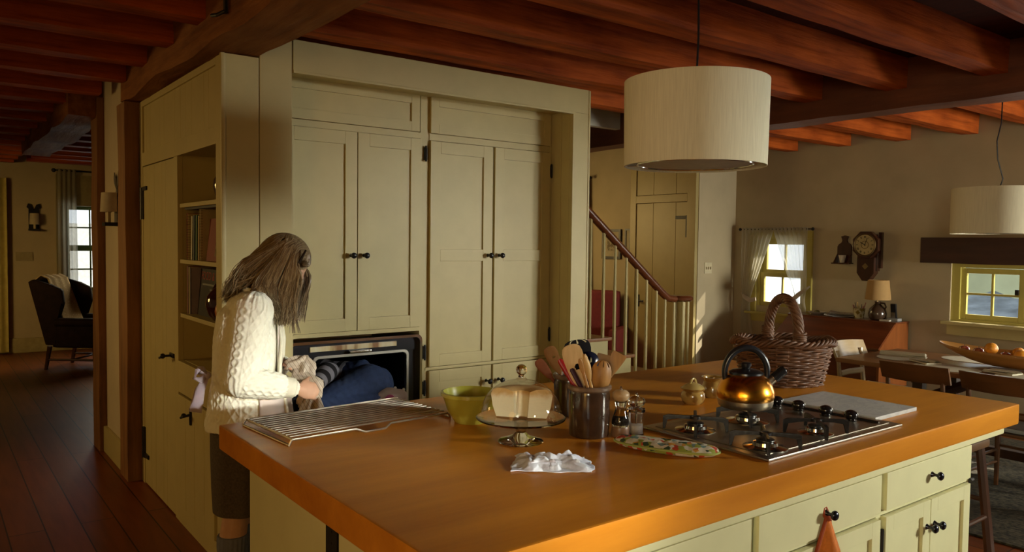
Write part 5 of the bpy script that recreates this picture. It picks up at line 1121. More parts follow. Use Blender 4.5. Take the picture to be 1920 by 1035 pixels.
b = W(); [b.box(1.12+dx-.008, 1.12+dx+.008, 12.428, 12.44, 1.29, 1.33) for dx in (-.05, 0, .05)]; O('toggles', b, plain('plate_dim', (.34, .28, .15), .5), t)
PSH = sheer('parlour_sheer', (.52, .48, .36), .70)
t = T('curtain_rod', 'black curtain rod across the distant room window', 'curtain rod', (2.1, 12.36, 2.49)); b = W(); b.tube([(1.47, 12.36, 2.50), (2.75, 12.36, 2.50)], .010, 8); b.ell((1.47, 12.36, 2.50), .028, 12); O('rod', b, IRON, t)
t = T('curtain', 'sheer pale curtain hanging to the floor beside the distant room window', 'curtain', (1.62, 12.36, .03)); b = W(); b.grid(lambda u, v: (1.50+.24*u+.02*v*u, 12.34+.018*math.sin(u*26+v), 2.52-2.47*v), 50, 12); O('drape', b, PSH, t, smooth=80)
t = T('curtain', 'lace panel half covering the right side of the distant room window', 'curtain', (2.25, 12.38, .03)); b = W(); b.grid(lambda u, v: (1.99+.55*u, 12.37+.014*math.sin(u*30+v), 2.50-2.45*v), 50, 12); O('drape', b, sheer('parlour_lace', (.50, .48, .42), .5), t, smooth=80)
t = T('curtain', 'yellow-lit curtain at the far left edge of the distant room', 'curtain', (.83, 12.36, .03)); b = W(); b.grid(lambda u, v: (.50+.42*u, 12.35+.014*math.sin(u*22), 2.36-2.33*v), 30, 8); O('drape', b, plain('gold_curtain', (.52, .42, .12), .9), t, solid=.003)
# pier sconce
t = T('wall_sconce', 'iron wall sconce with a tulip shaped backplate and parchment half shade on the white pier', 'wall sconce', (1.08, 5.87, 1.66))
SG2 = plain('sconce_metal', (.16, .15, .14), .45, .5)
SF = Matrix(((0, 0, -1, 1.08), (-1, 0, 0, 5.87), (0, 1, 0, 0), (0, 0, 0, 1)))
b = W(SF)
b.prism([(-.085, 1.66), (.085, 1.66), (.08, 1.80), (.05, 1.86), (-.05, 1.86), (-.08, 1.80)], .006, Matrix.Translation((0, 0, .006)), .001); b.prism([(-.02, 1.86), (.02, 1.86), (.03, 1.89), (.012, 1.92), (-.012, 1.92), (-.03, 1.89)], .006, Matrix.Translation((0, 0, .006)), .001)
for sg in (-1, 1): b.prism([(sg*.006, 1.91), (sg*.075, 1.955), (sg*.088, 1.99), (sg*.07, 2.03), (sg*.022, 1.985)][::sg], .005, Matrix.Translation((0, 0, .008)), .001)
O('backplate', b, SG2, t)
b = W(); b.box(.985, 1.075, 5.82, 5.92, 1.660, 1.685, .004); O('arm', b, IRON, t)
b = W(); b.tube([(1.02, 5.87, 1.685), (1.02, 5.87, 1.80)], .012, 10); O('candle', b, plain('candle_wax', (.55, .45, .25), .5), t)
b = W(); b.lathe([(.088, 1.755), (.080, 1.885), (.077, 1.885), (.085, 1.755), (.088, 1.755)], (1.055, 5.87, 0), 24, a0=R(90), a1=R(270)); O('shade', b, plain('parchment', (.52, .44, .32), .9), t)
# iron hook on the girder
t = T('iron_hook', 'black iron hook strap on the side of the hewn kitchen beam', 'hook', (1.03, 3.45, 2.5)); b = W(); b.box(1.022, 1.034, 3.335, 3.358, 2.52, 2.70, .002); b.tube([(1.025, 3.347, 2.53), (1.0, 3.37, 2.515), (.99, 3.41, 2.52)], .008, 8); O('strap', b, IRON, t)
# ------------------------------------------------------------------ people
SKIN = plain('skin', (.58, .33, .21), .5, var=.06, scale=30)
def V(*a): return Vector(a)
def limb(mb, pts, rad, n=18, flat=1.0, up=None):
    """tapered limb through joints, with rounded ends"""
    P = [Vector(p) for p in pts]; out = []; rr = []
    for i in range(len(P)-1):
        for k in range(6): f = k/6; out.append(P[i].lerp(P[i+1], f)); s = f*f*(3-2*f); rr.append(rad[i]+(rad[i+1]-rad[i])*s)
    out.append(P[-1]); rr.append(rad[-1])
    mb.tube(out, rr, n, flat=flat, up=up); mb.ell(P[0], rad[0]*.99, 12); mb.ell(P[-1], rad[-1]*.99, 12)
    for p, r in zip(P[1:-1], rad[1:-1]): mb.ell(p, r*.99, 12)
def torso(mb, rings, Fv, Rv, n=28):
    """rings: (centre, side radius, front radius); interpolated and capped"""
    rs = []
    for (c0, a0, f0), (c1, a1, f1) in zip(rings, rings[1:]):
        for k in range(5): s = k/5; e = s*s*(3-2*s); rs.append(mb.ring(Vector(c0).lerp(Vector(c1), s), Rv*(a0+(a1-a0)*e), Fv*(f0+(f1-f0)*e), n))
    c, a, f = rings[-1]; rs.append(mb.ring(c, Rv*a, Fv*f, n)); mb.skin(rs)
def hand(mb, wrist, d, nrm, thumb_side, curl=1.1, s=1.0, spread=.1):
    """palm plus five separate fingers; d: wrist to knuckles, nrm: out of the palm, thumb_side: towards the thumb"""
    d = d.normalized(); nrm = (nrm - d*nrm.dot(d)).normalized(); th = thumb_side - d*thumb_side.dot(d) - nrm*thumb_side.dot(nrm); th.normalize()
    pc = wrist + d*.048*s
    Rm = Matrix((d, th, nrm)).transposed()
    mb.ell(pc, (.052*s, .040*s, .017*s), 16, Rm); limb(mb, [wrist - d*.03*s, wrist, pc], [.024*s, .022*s, .021*s], 12)
    for i, (off, L, r) in enumerate(((.029, .078, .0085), (.010, .088, .009), (-.010, .082, .0088), (-.029, .066, .0078))):
        p = wrist + d*(.084-.010*abs(i-1)*.5)*s + th*off*s; a = -.15*curl; pts = [p - d*.012*s]; 
        for f, k in ((.46, .75), (.30, 1.0), (.24, .85)):
            a += curl*k*(1+.08*i); q = p + (d*math.cos(a) + nrm*math.sin(a) + th*off*spread)*L*f*s; pts += [p, q] if len(pts) == 1 else [q]; p = q
        mb.tube(pts, [r*1.1*s, r*1.08*s, r*s, r*.92*s, r*.75*s], 10); mb.ell(pts[-1], r*.76*s, 8)
    b0 = wrist + d*.030*s + th*.030*s + nrm*.006*s; b1 = b0 + (d*.55+th*.55+nrm*.5).normalized()*.040*s; b2 = b1 + (d*.80+nrm*.55-th*.05).normalized()*.032*s; b3 = b2 + (d*.7+nrm*.5-th*.45).normalized()*.024*s
    mb.tube([b0-d*.01*s, b0, b1, b2, b3], [.012*s, .012*s, .0105*s, .0095*s, .0075*s], 10); mb.ell(b3, .0076*s, 8)
def face_head(mb, c, Fh, Uh, Sh, s=1.0):
    """skull, jaw, nose, brow, eyes, lips and ears"""
    Rm = Matrix((Fh, Sh, Uh)).transposed()
    mb.ell(c + Uh*.020*s - Fh*.008*s, (.094*s, .074*s, .092*s), 24, Rm); mb.ell(c - Uh*.050*s + Fh*.026*s, (.058*s, .054*s, .062*s), 20, Rm); mb.ell(c - Uh*.088*s + Fh*.055*s, (.022*s, .024*s, .018*s), 12, Rm)
    mb.tube([c + Uh*.018*s + Fh*.078*s, c - Uh*.012*s + Fh*.094*s, c - Uh*.030*s + Fh*.102*s, c - Uh*.038*s + Fh*.088*s], [.008*s, .009*s, .012*s, .010*s], 10)
    for sg in (-1, 1):
        mb.ell(c + Uh*.020*s + Fh*.074*s + Sh*sg*.032*s, (.011*s, .018*s, .007*s), 10, Rm); mb.ell(c + Uh*.000*s + Fh*.071*s + Sh*sg*.032*s, (.010*s, .013*s, .009*s), 10, Rm)
        mb.ell(c - Uh*.014*s + Sh*sg*.073*s - Fh*.005*s, (.018*s, .008*s, .030*s), 12, Rm); mb.ell(c - Uh*.032*s + Fh*.058*s + Sh*sg*.034*s, (.022*s, .020*s, .018*s), 10, Rm)
    for dz in (-.056, -.066): mb.ell(c + Uh*dz*s + Fh*.080*s, (.009*s, .022*s, .0055*s), 10, Rm)
# ---- the woman at the oven
F = V(.906, -.423, 0); RS = V(-.423, -.906, 0)
pel, wai, che, nek, hed = V(1.083, 3.250, .87), V(1.080, 3.262, 1.03), V(1.090, 3.268, 1.215), V(1.140, 3.245, 1.365), V(1.226, 3.205, 1.474)
shR, elR, wrR = V(1.065, 3.115, 1.295), V(1.000, 3.075, 1.020), V(1.203, 3.045, .975)
shL, elL, wrL = V(1.205, 3.400, 1.290), V(1.150, 3.490, 1.030), V(1.262, 3.300, 1.030)
hpR, knR, anR = V(1.045, 3.180, .83), V(1.016, 3.190, .455), V(1.000, 3.183, .075)
hpL, knL, anL = V(1.120, 3.320, .83), V(1.092, 3.320, .455), V(1.080, 3.306, .075)
woman = T('person', 'person in a white cable-knit cardigan bending before the open oven and twisting a towel', 'person', (1.06, 3.25, 0))
Fh = (F*.80 + V(0, 0, -.60)).normalized(); Uh = (V(0, 0, .80) + F*.60).normalized(); Sh = RS.copy()
b = W()
torso(b, [(pel-V(0, 0, .10), .12, .09), (pel, .165, .115), (wai, .130, .098), (che, .155, .112), (che+V(.02, -.01, .09), .14, .09), (nek-V(.01, 0, .03), .06, .055)], F, RS)
limb(b, [nek-V(.02, -.01, .05), nek+V(.015, -.005, .02), hed-Uh*.07], [.058, .052, .050])
face_head(b, hed, Fh, Uh, Sh)
for sh, el, wr in ((shR, elR, wrR), (shL, elL, wrL)): limb(b, [che+V(0, 0, .07), sh, el, wr], [.07, .050, .040, .024])
for hp, kn, an in ((hpR, knR, anR), (hpL, knL, anL)):
    limb(b, [hp, hp.lerp(kn, .5), kn, kn.lerp(an, .3)-F*.012, an], [.088, .075, .052, .054, .033]); limb(b, [an-V(0, 0, .035)-F*.03, an-V(0, 0, .045)+F*.10, an-V(0, 0, .052)+F*.15], [.034, .030, .022])
HD = (wrR-elR).normalized()
hand(b, wrR + HD*.012, HD, VD*.85 + V(0, 0, -.3), UP*1.0 + VR*.2, 1.15, .98)
hand(b, wrL + (wrL-elL).normalized()*.010, (VR*.75 - VD*.45 + UP*.30), -UP*.55 - VD*.5 + VR*.2, -VD*.4 - VR*.3 + UP*.6, 1.22, .98)
body = O('body', b, SKIN, woman); remesh(body, .0055, 4)
# cardigan
def knit_mat(name, col):
    return plain(name, col, .95, var=.04, scale=60, bmp=.15, spec=.15)
b = W(); hem = V(1.078, 3.252, .800)
torso(b, [(hem, .195, .165), (hem+V(.002, 0, .09), .182, .150), (wai, .162, .128), (che+V(0, 0, -.06), .168, .132), (che+V(.002, 0, .05), .160, .120), (che+V(.025, -.012, .115), .115, .085), (nek+V(-.008, .0, -.012), .066, .062)], F, RS, 36)
limb(b, [che+V(0, 0, .06), shR, shR.lerp(elR, .5), elR, elR.lerp(wrR, .55), wrR-HD*.012], [.09, .076, .068, .065, .055, .040])
HL = (wrL-elL).normalized(); limb(b, [che+V(.02, 0, .06), shL, shL.lerp(elL, .5), elL, elL.lerp(wrL, .55), wrL-HL*.012], [.09, .076, .068, .065, .055, .040])
card = O('cardigan', b, knit_mat('cream_knit', (.86, .84, .70)), woman, 'white cable-knit cardigan'); remesh(card, .0045, 6)
me = card.data; off = ROOT[woman.name].translation
segs = [(shR, elR), (elR, wrR), (shL, elL), (elL, wrL)]
new = []
for v in me.vertices:
    p = v.co + off; nrm = v.normal; best = None
    for i, (a, c) in enumerate(segs):
        ab = c-a; tt = max(0, min(1, (p-a).dot(ab)/ab.length_squared)); dd = (p-(a+ab*tt)).length
        if best is None or dd < best[0]: best = (dd, i, tt, a+ab*tt, ab.normalized(), ab.length)
    tc = (p - V(wai.x, wai.y, p.z)); dt = max(0, tc.length-.09)
    if best[0] < .085 and best[0]-.066 < dt*.8:
        ax = best[4]; q = p-best[3]; ref = RS - ax*RS.dot(ax); ref.normalize(); oth = ax.cross(ref); ang_ = math.atan2(q.dot(oth), q.dot(ref)); uu = ang_*.062; vv = best[2]*best[5] + (best[1] % 2)*.29
        fade = 1 if best[1] % 2 == 0 or best[2] < .80 else 0
    else:
        ang_ = math.atan2(tc.dot(F), tc.dot(RS)); uu = ang_*.155; vv = p.z; fade = 1 if p.z > .845 else .25
        if p.z > 1.34: fade = 0
    cw = .052; k = (uu/cw) % 1.0; ci = int(math.floor(uu/cw))
    if ci % 2 == 0:      # rope cable: two strands crossing
        ph = math.pi*vv/.034; c1 = .5+.26*math.sin(ph); c2 = .5-.26*math.sin(ph); h = .0062*max(math.exp(-((k-c1)/.13)**2), math.exp(-((k-c2)/.13)**2)) 
    else:                # diamond lattice
        q1 = abs(((k*2+vv/.05) % 1)-.5); q2 = abs(((k*2-vv/.05) % 1)-.5); h = .0042*max(math.exp(-(q1/.11)**2), math.exp(-(q2/.11)**2))
    if k < .05 or k > .95: h = .0035
    h *= fade
    if fade == 0: h = .0014*math.sin(ang_*46)
    # long soft folds under the arm and at the hem
    h += .004*math.sin(ang_*9+p.z*4)*max(0, min(1, (1.02-p.z)/.2)) if best[0] > .07 else 0
    new.append(v.co + nrm*h)
me.vertices.foreach_set('co', [c for p in new for c in p]); me.update()
# cardigan front bands and collar
b = W()
for sg in (1, -1):
    pts = [nek + F*.062 + RS*sg*.03 + V(0, 0, -.01), che+F*.130+RS*sg*.05+V(0, 0, .03), che+F*.143+RS*sg*.06+V(0, 0, -.06), wai+F*.142+RS*sg*.07, hem+F*.168+RS*sg*.08+V(0, 0, .09), hem+F*.180+RS*sg*.085]
    pp = []
    for a, c in zip(pts, pts[1:]): pp += [a.lerp(c, k/5) for k in range(5)]
    b.tube(pp+[pts[-1]], .016, 8, flat=.55, up=F)
b.tube([nek + (F*math.cos(a)*.066 + RS*math.sin(a)*.066) + V(0, 0, -.004-.012*math.cos(a)) for a in arc(.5, 2*math.pi-.5, 20)], .012, 8)
O('front_band', b, knit_mat('cream_rib', (.76, .72, .57)), woman, 'ribbed cream front bands and collar')
for wr, Hh in ((wrR, HD), (wrL, HL)): b = W(); b.tube([wr-Hh*.045, wr-Hh*.03, wr+Hh*.0, wr+Hh*.004], [.041, .043, .041, .036], 24); O('cuff', b, knit_mat('cream_rib', (.76, .72, .57)), woman)
# apron under the cardigan, bow at the back
APR = plain('apron_cloth', (.66, .56, .50), .85, var=.04, bmp=.08)
b = W()
def apron(u, v):
    a = (u-.5)*2.5; z = .995 - .37*v; c = V(1.08, 3.255, z)
    rs, rf = .170+.045*v, .150+.05*v
    return c + F*(rf*math.cos(a)+.006*math.sin(a*9)*v+.02) + RS*(rs*math.sin(a)+.006*math.cos(a*7)*v)
b.grid(apron, 48, 24); b.grid(lambda u, v: che + F*(.118+.02*math.cos((u-.5)*2)) + RS*((u-.5)*.16) + V(0, 0, .07-.27*v), 12, 12); O('apron', b, APR, woman, 'pale pink-grey apron', solid=.004, smooth=80)
b = W(); kb = wai - F*.150 + RS*.02 + V(0, 0, -.015)
b.ell(kb, (.016, .016, .016), 12)
for sg in (-1, 1): b.tube([kb, kb-F*.03+RS*sg*.035+V(0, 0, .028), kb-F*.04+RS*sg*.06+V(0, 0, .0), kb-F*.02+RS*sg*.03+V(0, 0, -.015), kb], [.008, .016, .018, .014, .008], 10, flat=.4)
b.tube([kb, kb-F*.03+V(0, 0, -.06), kb-F*.045+RS*.01+V(0, 0, -.15)], [.010, .020, .026], 10, flat=.25, up=RS); b.tube([kb, kb-F*.02+RS*.03+V(0, 0, -.05), kb-F*.03+RS*.04+V(0, 0, -.11)], [.010, .018, .022], 10, flat=.25, up=RS)
O('apron_bow', b, plain('bow_cloth', (.42, .34, .38), .85, var=.05), woman, 'mauve-grey apron bow')
# skirt
b = W(); sc_ = pel
rs = []
for z, a, f in ((.90, .172, .125), (.82, .180, .135), (.70, .178, .132), (.56, .168, .125), (.458, .160, .118), (.457, .150, .108), (.56, .155, .112)): 
    rs.append([b._v(V(1.062+.02*(z-.4), 3.252, z) + RS*a*math.cos(t_)*(1+.03*math.sin(7*t_)*(1 if z < .7 else 0)) + F*f*math.sin(t_)*(1+.03*math.cos(6*t_)*(1 if z < .7 else 0))) for t_ in [2*math.pi*i/48 for i in range(48)]])
b.skin(rs, False, False); O('skirt', b, plain('brown_tweed', (.085, .062, .042), .95, var=.3, scale=120, bmp=.3), woman, 'dark brown tweed skirt')
SOCK = plain('sock_blue', (.16, .17, .23), .95, var=.1, scale=60)
for kn, an in ((knR, anR), (knL, anL)):
    b = W(); pts = [kn.lerp(an, f) - F*.012*math.sin(math.pi*min(1, f*1.6)) for f in (.225, .24, .35, .5, .7, .9, 1.0)]; rr = [.058, .0605, .0595, .0565, .046, .039, .038]
    rings = []
    for p, r in zip(pts, rr): rings.append([b._v(p + RS*math.cos(t_)*r*(1+.025*math.sin(20*t_)) + F*math.sin(t_)*r*(1+.025*math.sin(20*t_))) for t_ in [2*math.pi*i/80 for i in range(80)]])
    b.skin(rings, True, True); O('sock', b, SOCK, woman, 'ribbed blue-grey knee sock', smooth=80)
    b = W(); limb(b, [an-V(0, 0, .037)-F*.045, an-V(0, 0, .040)+F*.05, an-V(0, 0, .048)+F*.155], [.040, .040, .030]); b.box(-.09, .19, -.045, .045, -.012, .006, .005, Matrix.Translation((an.x, an.y, .012)) @ Matrix(((F.x, RS.x, 0, 0), (F.y, RS.y, 0, 0), (0, 0, 1, 0), (0, 0, 0, 1)))); O('shoe', b, plain('brown_shoe', (.06, .03, .018), .4), woman)
# hair: cap and many separate locks falling from the parting
def hair_mat():
    mt, nt, bb = nodes('hair'); n = noise_tex(nt, coords(nt, (20, 20, 5)), 3, 3); at_ = nt.nodes.new('ShaderNodeAttribute'); at_.attribute_name = 'tone'
    ad = nt.nodes.new('ShaderNodeMath'); ad.operation = 'MULTIPLY_ADD'; ad.inputs[1].default_value = .45; nt.links.new(n.outputs['Fac'], ad.inputs[0]); m2 = nt.nodes.new('ShaderNodeMath'); m2.operation = 'MULTIPLY'; m2.inputs[1].default_value = .6; nt.links.new(at_.outputs['Fac'], m2.inputs[0]); nt.links.new(m2.outputs[0], ad.inputs[2])
    r = ramp(nt, [(.12, (.075, .045, .022)), (.45, (.22, .15, .078)), (.85, (.46, .36, .22))]); nt.links.new(ad.outputs[0], r.inputs[0]); nt.links.new(r.outputs[0], bb.inputs['Base Color'])
    bb.inputs['Roughness'].default_value = .32; return mt
HM_ = hair_mat()
b = W(); LAY = b.bm.verts.layers.float.new('tone'); Rm = Matrix((Fh, Sh, Uh)).transposed(); b.ell(hed + Uh*.026 - Fh*.010, (.094, .080, .092), 28, Rm); b.ell(hed - Uh*.03 - Fh*.020, (.066, .072, .075), 24, Rm)
def hp(l, d, u): return hed + VR*l + VD*d + UP*u
def on_head(al, be):     # al: along the midline from forehead to nape, be: down the side (+ towards the camera)
    q = Fh*(.108*math.cos(al)*math.cos(be)) + Uh*(.104*math.sin(al)*math.cos(be)) + Sh*(.092*math.sin(be))
    return hed + Uh*.026 - Fh*.016 + q
r4 = random.Random(11)
for v_ in b.bm.verts: v_[LAY] = .5
for i in range(3400):
    f = r4.random(); near = r4.random() < .72; sg = 1 if near else -1
    al = R(22 + 150*f); p0 = on_head(al, sg*.03); p1 = on_head(al+.10*(f-.3), sg*.45); p2 = on_head(al+.20*(f-.35), sg*(.95+.15*r4.random())); pts = [p0, p1, p2]
    j = lambda a: r4.uniform(-a, a)
    if f < .16 and near and r4.random() < .75:      # fringe swept forward over the face to the clip
        pts = [on_head(R(70), .05), on_head(R(48), .20+.3*r4.random()), on_head(R(20), .30+.45*r4.random()), hp(.100+j(.006), -.045+j(.016), .010+j(.012))]
    elif f < .42: pts += [hp(.088+j(.012)-.15*f, (-.078 if near else .055)+j(.014), -.050+j(.01)), hp(.076+j(.012)-.15*f, (-.084 if near else .05)+j(.018), -.130+j(.02)), hp(.055+j(.022)-.14*f, (-.082 if near else .06)+j(.02), -.200+j(.055))]
    elif f < .66: pts += [hp(-.020+j(.02)-.08*(f-.42), (-.093 if near else .075)+j(.01), -.060+j(.015)), hp(-.025+j(.03)-.12*(f-.42), (-.106 if near else .07)+j(.014), -.115+j(.02)), hp(-.015+j(.035)-.22*(f-.42), (-.110 if near else .06)+j(.018), -.168+j(.05))]
    elif near and r4.random() < .22: pts = [on_head(R(95), .2), on_head(R(112), .7), on_head(R(128), 1.0+j(.1)), hp(-.072+j(.018), -.092+j(.01), -.060+j(.012)), hp(-.088+j(.022), -.104+j(.01), -.110+j(.014)), hp(-.098+j(.03), -.106+j(.012), -.148+j(.02))]
    elif r4.random() < .6:      # down the back of the head
        be = r4.uniform(-.8, 1.05); pts = [on_head(R(84), be*.15), on_head(R(125), be*.6), on_head(R(168), be*.95), hp(-.138+j(.010), -.075*be, .016+j(.010)), hp(-.178+j(.014), -.08*be+j(.02), -.040+j(.016)), hp(-.206+j(.024), -.08*be+j(.03), -.090+j(.026)), hp(-.224+j(.026), -.07*be+j(.03), -.135+j(.03))]
    else:
        tt_ = r4.random(); pts[2] = on_head(R(105+60*tt_), sg*(1.1-.15*tt_)); pts[1] = on_head(R(95+25*tt_), sg*.6); pts += [hp(-.085-.050*tt_+j(.02), (-.070 if near else .05)+j(.014), -.036+.048*tt_+j(.016)), hp(-.145-.028*tt_+j(.02), (-.066 if near else .05)+j(.03), -.080+.036*tt_+j(.018)), hp(-.188+j(.036), (-.05 if near else .045)+j(.04), -.105+j(.026)), hp(-.212+j(.034), (-.04 if near else .04)+j(.04), -.132+j(.026))]
    P = []
    for a in range(len(pts)-1):       # smooth the path
        q0, q1, q2, q3 = pts[max(a-1, 0)], pts[a], pts[a+1], pts[min(a+2, len(pts)-1)]
        for k in range(4): s = k/4; P.append(.5*((2*q1)+(q2-q0)*s+(2*q0-5*q1+4*q2-q3)*s*s+(3*q1-q0-3*q2+q3)*s**3))
    P.append(pts[-1]); n_ = len(P); w_ = r4.uniform(.0014, .0030)
    P = [p + V(noise.noise(p*14+V(i*.01, 0, 0)), noise.noise(p*14+V(0, i*.01, 5)), noise.noise(p*14+V(3, 0, i*.01)))*.010*(k/n_)**1.5 for k, p in enumerate(P)]
    n0_ = len(b.bm.verts)
    b.tube(P, [max(.0008, w_*min(1, .45+1.6*k/n_)*(1 if k < n_*.66 else 1-.85*((k/n_)-.66)/.34)) for k in range(n_)], 5, flat=.6)
    b.bm.verts.ensure_lookup_table(); tn_ = r4.random()
    for q_ in range(n0_, len(b.bm.verts)): b.bm.verts[q_][LAY] = tn_
for i in range(16):          # thin wisps hanging in front of the face
    a = r4.uniform(-.01, .02); b.tube([hp(.055+a, -.05, -.06), hp(.052+a, -.055, -.15), hp(.046+a, -.05, -.22), hp(.048+a*1.8, -.045, -.285)], [.0022, .002, .0016, .0006], 5)
O('hair', b, HM_, woman, 'long dark blonde hair', smooth=80)
b = W(); c0 = on_head(R(44), .78) + Sh*.016; ud = (Uh*.9-Fh*.15).normalized(); b.tube([c0-ud*.040, c0-ud*.01, c0+ud*.030], [.005, .006, .004], 8); O('hair_clip', b, plain('clip_dark', (.02, .015, .012), .2, coat=.5), woman)
# the towel twisted in her hands
def towel_mat():
    mt, nt, bb = nodes('towel_plaid'); w1_ = nt.nodes.new('ShaderNodeTexWave'); w1_.inputs['Scale'].default_value = 22; w1_.inputs['Distortion'].default_value = 1.5; nt.links.new(coords(nt, rot=(.3, .5, .4)), w1_.inputs['Vector'])
    r = ramp(nt, [(.0, (.30, .22, .15)), (.15, (.50, .43, .35)), (.6, (.58, .51, .43)), (.82, (.44, .33, .19)), (.92, (.52, .45, .37))]); nt.links.new(w1_.outputs['Color'], r.inputs[0]); nt.links.new(r.outputs[0], bb.inputs['Base Color']); bb.inputs['Roughness'].default_value = .95; return mt
TW = towel_mat()
t = T('towel', 'striped beige kitchen towel twisted between the hands of the person in the cardigan', 'towel', (1.28, 3.12, .86))
hR = wrR + HD*.080 + VD*.030 - UP*.008; _d = (VR*.75 - VD*.45 + UP*.30).normalized(); hL = wrL + _d*.078 + (-UP*.55 - VD*.5 + VR*.2).normalized()*.026
b = W()
def twist(pts, rad, n=16, lob=5, amp=.22, tw=4):
    P = [Vector(p) for p in pts]; Q = []; rr = []
    for i in range(len(P)-1):
        for k in range(8): f = k/8; Q.append(P[i].lerp(P[i+1], f)); rr.append(rad[i]+(rad[i+1]-rad[i])*f)
    Q.append(P[-1]); rr.append(rad[-1]); rings = []; pu = V(0, 0, 1)
    for i, p in enumerate(Q):
        tg = (Q[min(i+1, len(Q)-1)]-Q[max(i-1, 0)]).normalized(); u = pu-tg*pu.dot(tg); u = u.normalized() if u.length > 1e-4 else tg.orthogonal().normalized(); pu = u; v = tg.cross(u)
        rings.append([b._v(p + (u*math.cos(a)+v*math.sin(a))*rr[i]*(1+amp*math.sin(lob*a+tw*i/len(Q)*6.28))) for a in [2*math.pi*k/(n*3) for k in range(n*3)]])
    b.skin(rings)
twist([V(1.270, 3.231, 1.042)+VD*.035, V(1.270, 3.231, 1.042)-VD*.030, V(1.285, 3.218, 1.050)-VD*.040, hL+VR*.030+V(0, 0, .012), hL+VR*.048-VD*.02+V(0, 0, -.012), hL+VR*.030-VD*.07+V(0, 0, -.045), hR+VR*.010+V(0, 0, .025), hR+V(0, 0, -.02)], [.020, .024, .028, .034, .038, .034, .026, .024])
def flap(u, v):
    a = (u-.5)*2; wv_ = .022+.042*v**.8
    return hR + VR*(a*wv_ - .012*v + .012*v*v) + VD*(.014*math.sin(a*6+v*3)*(.4+v) - .012) + V(0, 0, -.015 - (.118+.016*math.sin(a*2.2+.8))*v)
b.grid(flap, 36, 24); b.grid(lambda u, v: flap(u, v) + VD*(.022+.012*math.sin(u*8)) + V(0, 0, .004) - VR*.014, 30, 20)
O('cloth', b, TW, t, solid=.003, smooth=80)
# ---- the person folded inside the oven
p2 = T('person', 'person in blue jeans and striped top curled up inside the open oven', 'person', (1.93, 4.1, .60))
hipc = V(1.985, 4.02, .765); chs = V(1.815, 4.20, .770); ne2 = V(1.745, 4.27, .775); hd2 = V(1.735, 4.31, .715)
hA, kA, aA = V(1.975, 3.915, .785), V(1.640, 3.845, .700), V(2.000, 3.800, .700)        # near leg
hB, kB, aB = V(1.975, 4.08, .72), V(1.66, 4.02, .675), V(2.03, 3.98, .655)             # far leg
sA, eA, wA = V(1.800, 4.05, .845), V(1.755, 3.955, .865), V(1.585, 3.80, .800)         # near arm lying along the thigh
sB, eB, wB = V(1.800, 4.30, .80), V(1.70, 4.30, .70), V(1.75, 4.15, .66)
A2 = (chs-hipc).normalized(); S2 = V(0, 0, 1)-A2*A2.z; S2.normalize(); T2 = A2.cross(S2)
Fh2 = V(-.2, -.55, -.8).normalized(); Uh2 = V(-.8, .5, -.15); Uh2 = (Uh2-Fh2*Uh2.dot(Fh2)).normalized(); Sh2 = Fh2.cross(Uh2)
b = W(); torso(b, [(hipc-A2*.03, .10, .10), (hipc+A2*.03, .135, .125), (hipc.lerp(chs, .5), .115, .11), (chs, .125, .12), (chs.lerp(ne2, .8), .06, .06)], S2, T2)
limb(b, [chs, ne2, hd2], [.06, .045, .045]); face_head(b, hd2, Fh2, Uh2, Sh2, .86)
for s_, e_, w_ in ((sA, eA, wA), (sB, eB, wB)): limb(b, [chs, s_, e_, w_], [.06, .045, .036, .022])
for h_, k_, a_ in ((hA, kA, aA), (hB, kB, aB)): limb(b, [hipc, h_, k_, a_], [.10, .085, .050, .033]); limb(b, [a_, a_+V(.05, .0, .01), a_+V(.12, .01, .02)], [.034, .032, .024])
hand(b, wA, (wA-eA), V(0, .3, -1), V(1, 0, 0), .9, .9); hand(b, wB, (wB-eB), V(-.2, .3, -1), V(1, 0, 0), .9, .9)
o_ = O('body', b, SKIN, p2); remesh(o_, .006, 4)
DENIM = plain('blue_denim', (.035, .065, .17), .85, var=.16, scale=40, bmp=.3)
b = W(); torso(b, [(hipc-A2*.055, .10, .105), (hipc-A2*.01, .145, .138), (hipc+A2*.07, .132, .125), (hipc+A2*.10, .126, .12)], S2, T2, 36)
limb(b, [hipc+V(.015, -.02, .0), hA+V(.015, 0, -.005), hA.lerp(kA, .5), kA, kA.lerp(aA, .45), aA], [.122, .112, .088, .068, .062, .048]); limb(b, [hipc, hB, kB, aB], [.12, .10, .066, .050])
b.ell(hipc+V(.075, -.075, .0), (.085, .085, .100), 20)
o_ = O('jeans', b, DENIM, p2, 'blue denim jeans'); remesh(o_, .006, 6)
jm = o_.data; off2 = ROOT[p2.name].translation; nv = []
for v in jm.vertices: q = v.co+off2; nv.append(v.co + v.normal*(.0035*math.sin(q.x*95+q.z*60+2*math.sin(q.y*40))*noise.noise(q*14)))
jm.vertices.foreach_set('co', [c for p in nv for c in p]); jm.update()
b = W(); ST_ = plain('jean_stitch', (.22, .12, .04), .8)
pk = [V(2.035, 3.838, .872), V(2.040, 3.832, .855), V(2.052, 3.822, .84)]
pts = [V(1.985, 3.80, .905)+V(.012*k, .002*k, -.022*k) for k in range(4)]
STRIPE = None
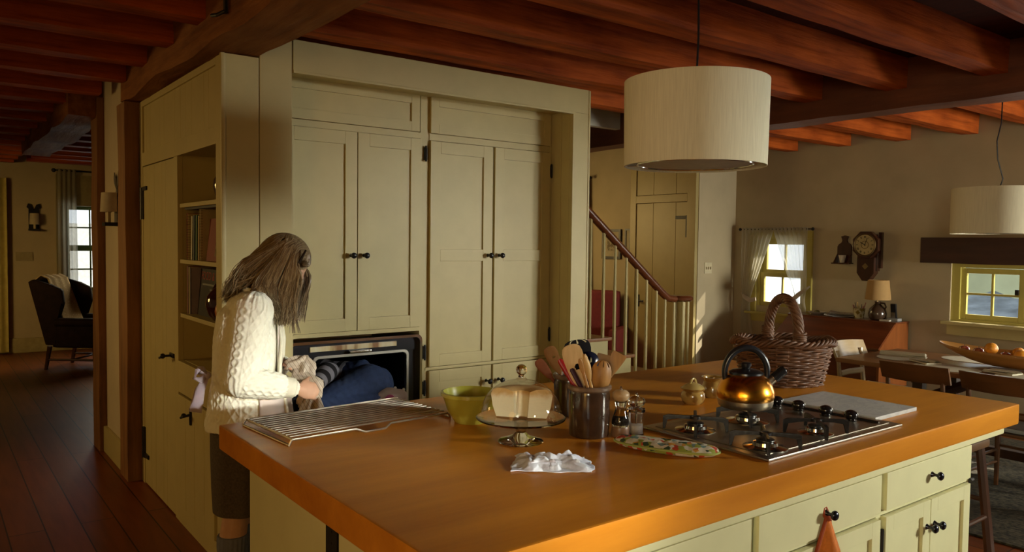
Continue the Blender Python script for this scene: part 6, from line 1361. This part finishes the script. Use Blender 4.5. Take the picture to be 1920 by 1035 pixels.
def stripe_mat():
    mt, nt, bb = nodes('striped_knit'); at_ = nt.nodes.new('ShaderNodeAttribute'); at_.attribute_name = 'along'; r = ramp(nt, [(0, (.012, .011, .014)), (.5, (.26, .25, .29))]); r.color_ramp.interpolation = 'CONSTANT'
    mm = nt.nodes.new('ShaderNodeMath'); mm.operation = 'FRACT'; nt.links.new(at_.outputs['Fac'], mm.inputs[0]); nt.links.new(mm.outputs[0], r.inputs[0]); nt.links.new(r.outputs[0], bb.inputs['Base Color']); bb.inputs['Roughness'].default_value = .9; return mt
b = W(); torso(b, [(hipc+A2*.075, .132, .125), (hipc.lerp(chs, .6), .126, .120), (chs, .136, .130), (chs.lerp(ne2, .7), .075, .075)], S2, T2, 36)
limb(b, [chs, sA, eA, eA.lerp(wA, .5), wA], [.10, .062, .054, .044, .034]); limb(b, [chs, sB, eB, wB], [.10, .062, .05, .034])
o_ = O('striped_top', b, stripe_mat(), p2, 'black and grey striped knit top'); remesh(o_, .006, 4)
at = o_.data.attributes.new('along', 'FLOAT', 'POINT'); vals = []
for v in o_.data.vertices:
    q = v.co+off2; ab = wA-eA; tt = (q-eA).dot(ab)/ab.length_squared; dd = (q-(eA+ab*max(0, min(1, tt)))).length
    vals.append((tt*ab.length)/.074+.1 if dd < .07 and tt > -.15 else (q-hipc).dot(A2)/.06+.3)
at.data.foreach_set('value', vals)
for a_, dy in ((aA, 0), (aB, 0)):
    b = W(); d_ = V(.97, .10, .08).normalized(); ux = V(0, 0, 1); n_ = d_.cross(ux)
    limb(b, [a_-d_*.015, a_+d_*.050+V(0, 0, .010), a_+d_*.125], [.050, .058, .044], 20); sh_ = O('sneaker', b, plain('sneaker_canvas', (.50, .40, .36), .8, var=.1), p2, 'pale pink canvas sneaker', smooth=80)
    b = W(); b.tube([a_+d_*.100+ux*.056-n_*.01, a_+d_*.102-n_*.055, a_+d_*.100-ux*.050-n_*.01], [.008, .010, .008], 8); b.tube([a_+d_*.150+ux*.038, a_+d_*.152-n_*.040, a_+d_*.150-ux*.036], [.008, .010, .008], 8); O('toe_stripe', b, plain('sneaker_sole', (.62, .58, .50), .6), sh_)
    b = W(); b.lathe([(.010, 0), (.030, .001), (.034, .004), (.030, .006), (.010, .005), (.010, 0)], n=28); b.bm.transform(Matrix.Translation(a_+d_*.020+V(0, -.057, .010)) @ Matrix.Rotation(R(90), 4, 'X')); O('ankle_patch', b, plain('magenta_ring', (.30, .03, .10), .7), sh_, 'magenta ring patch')
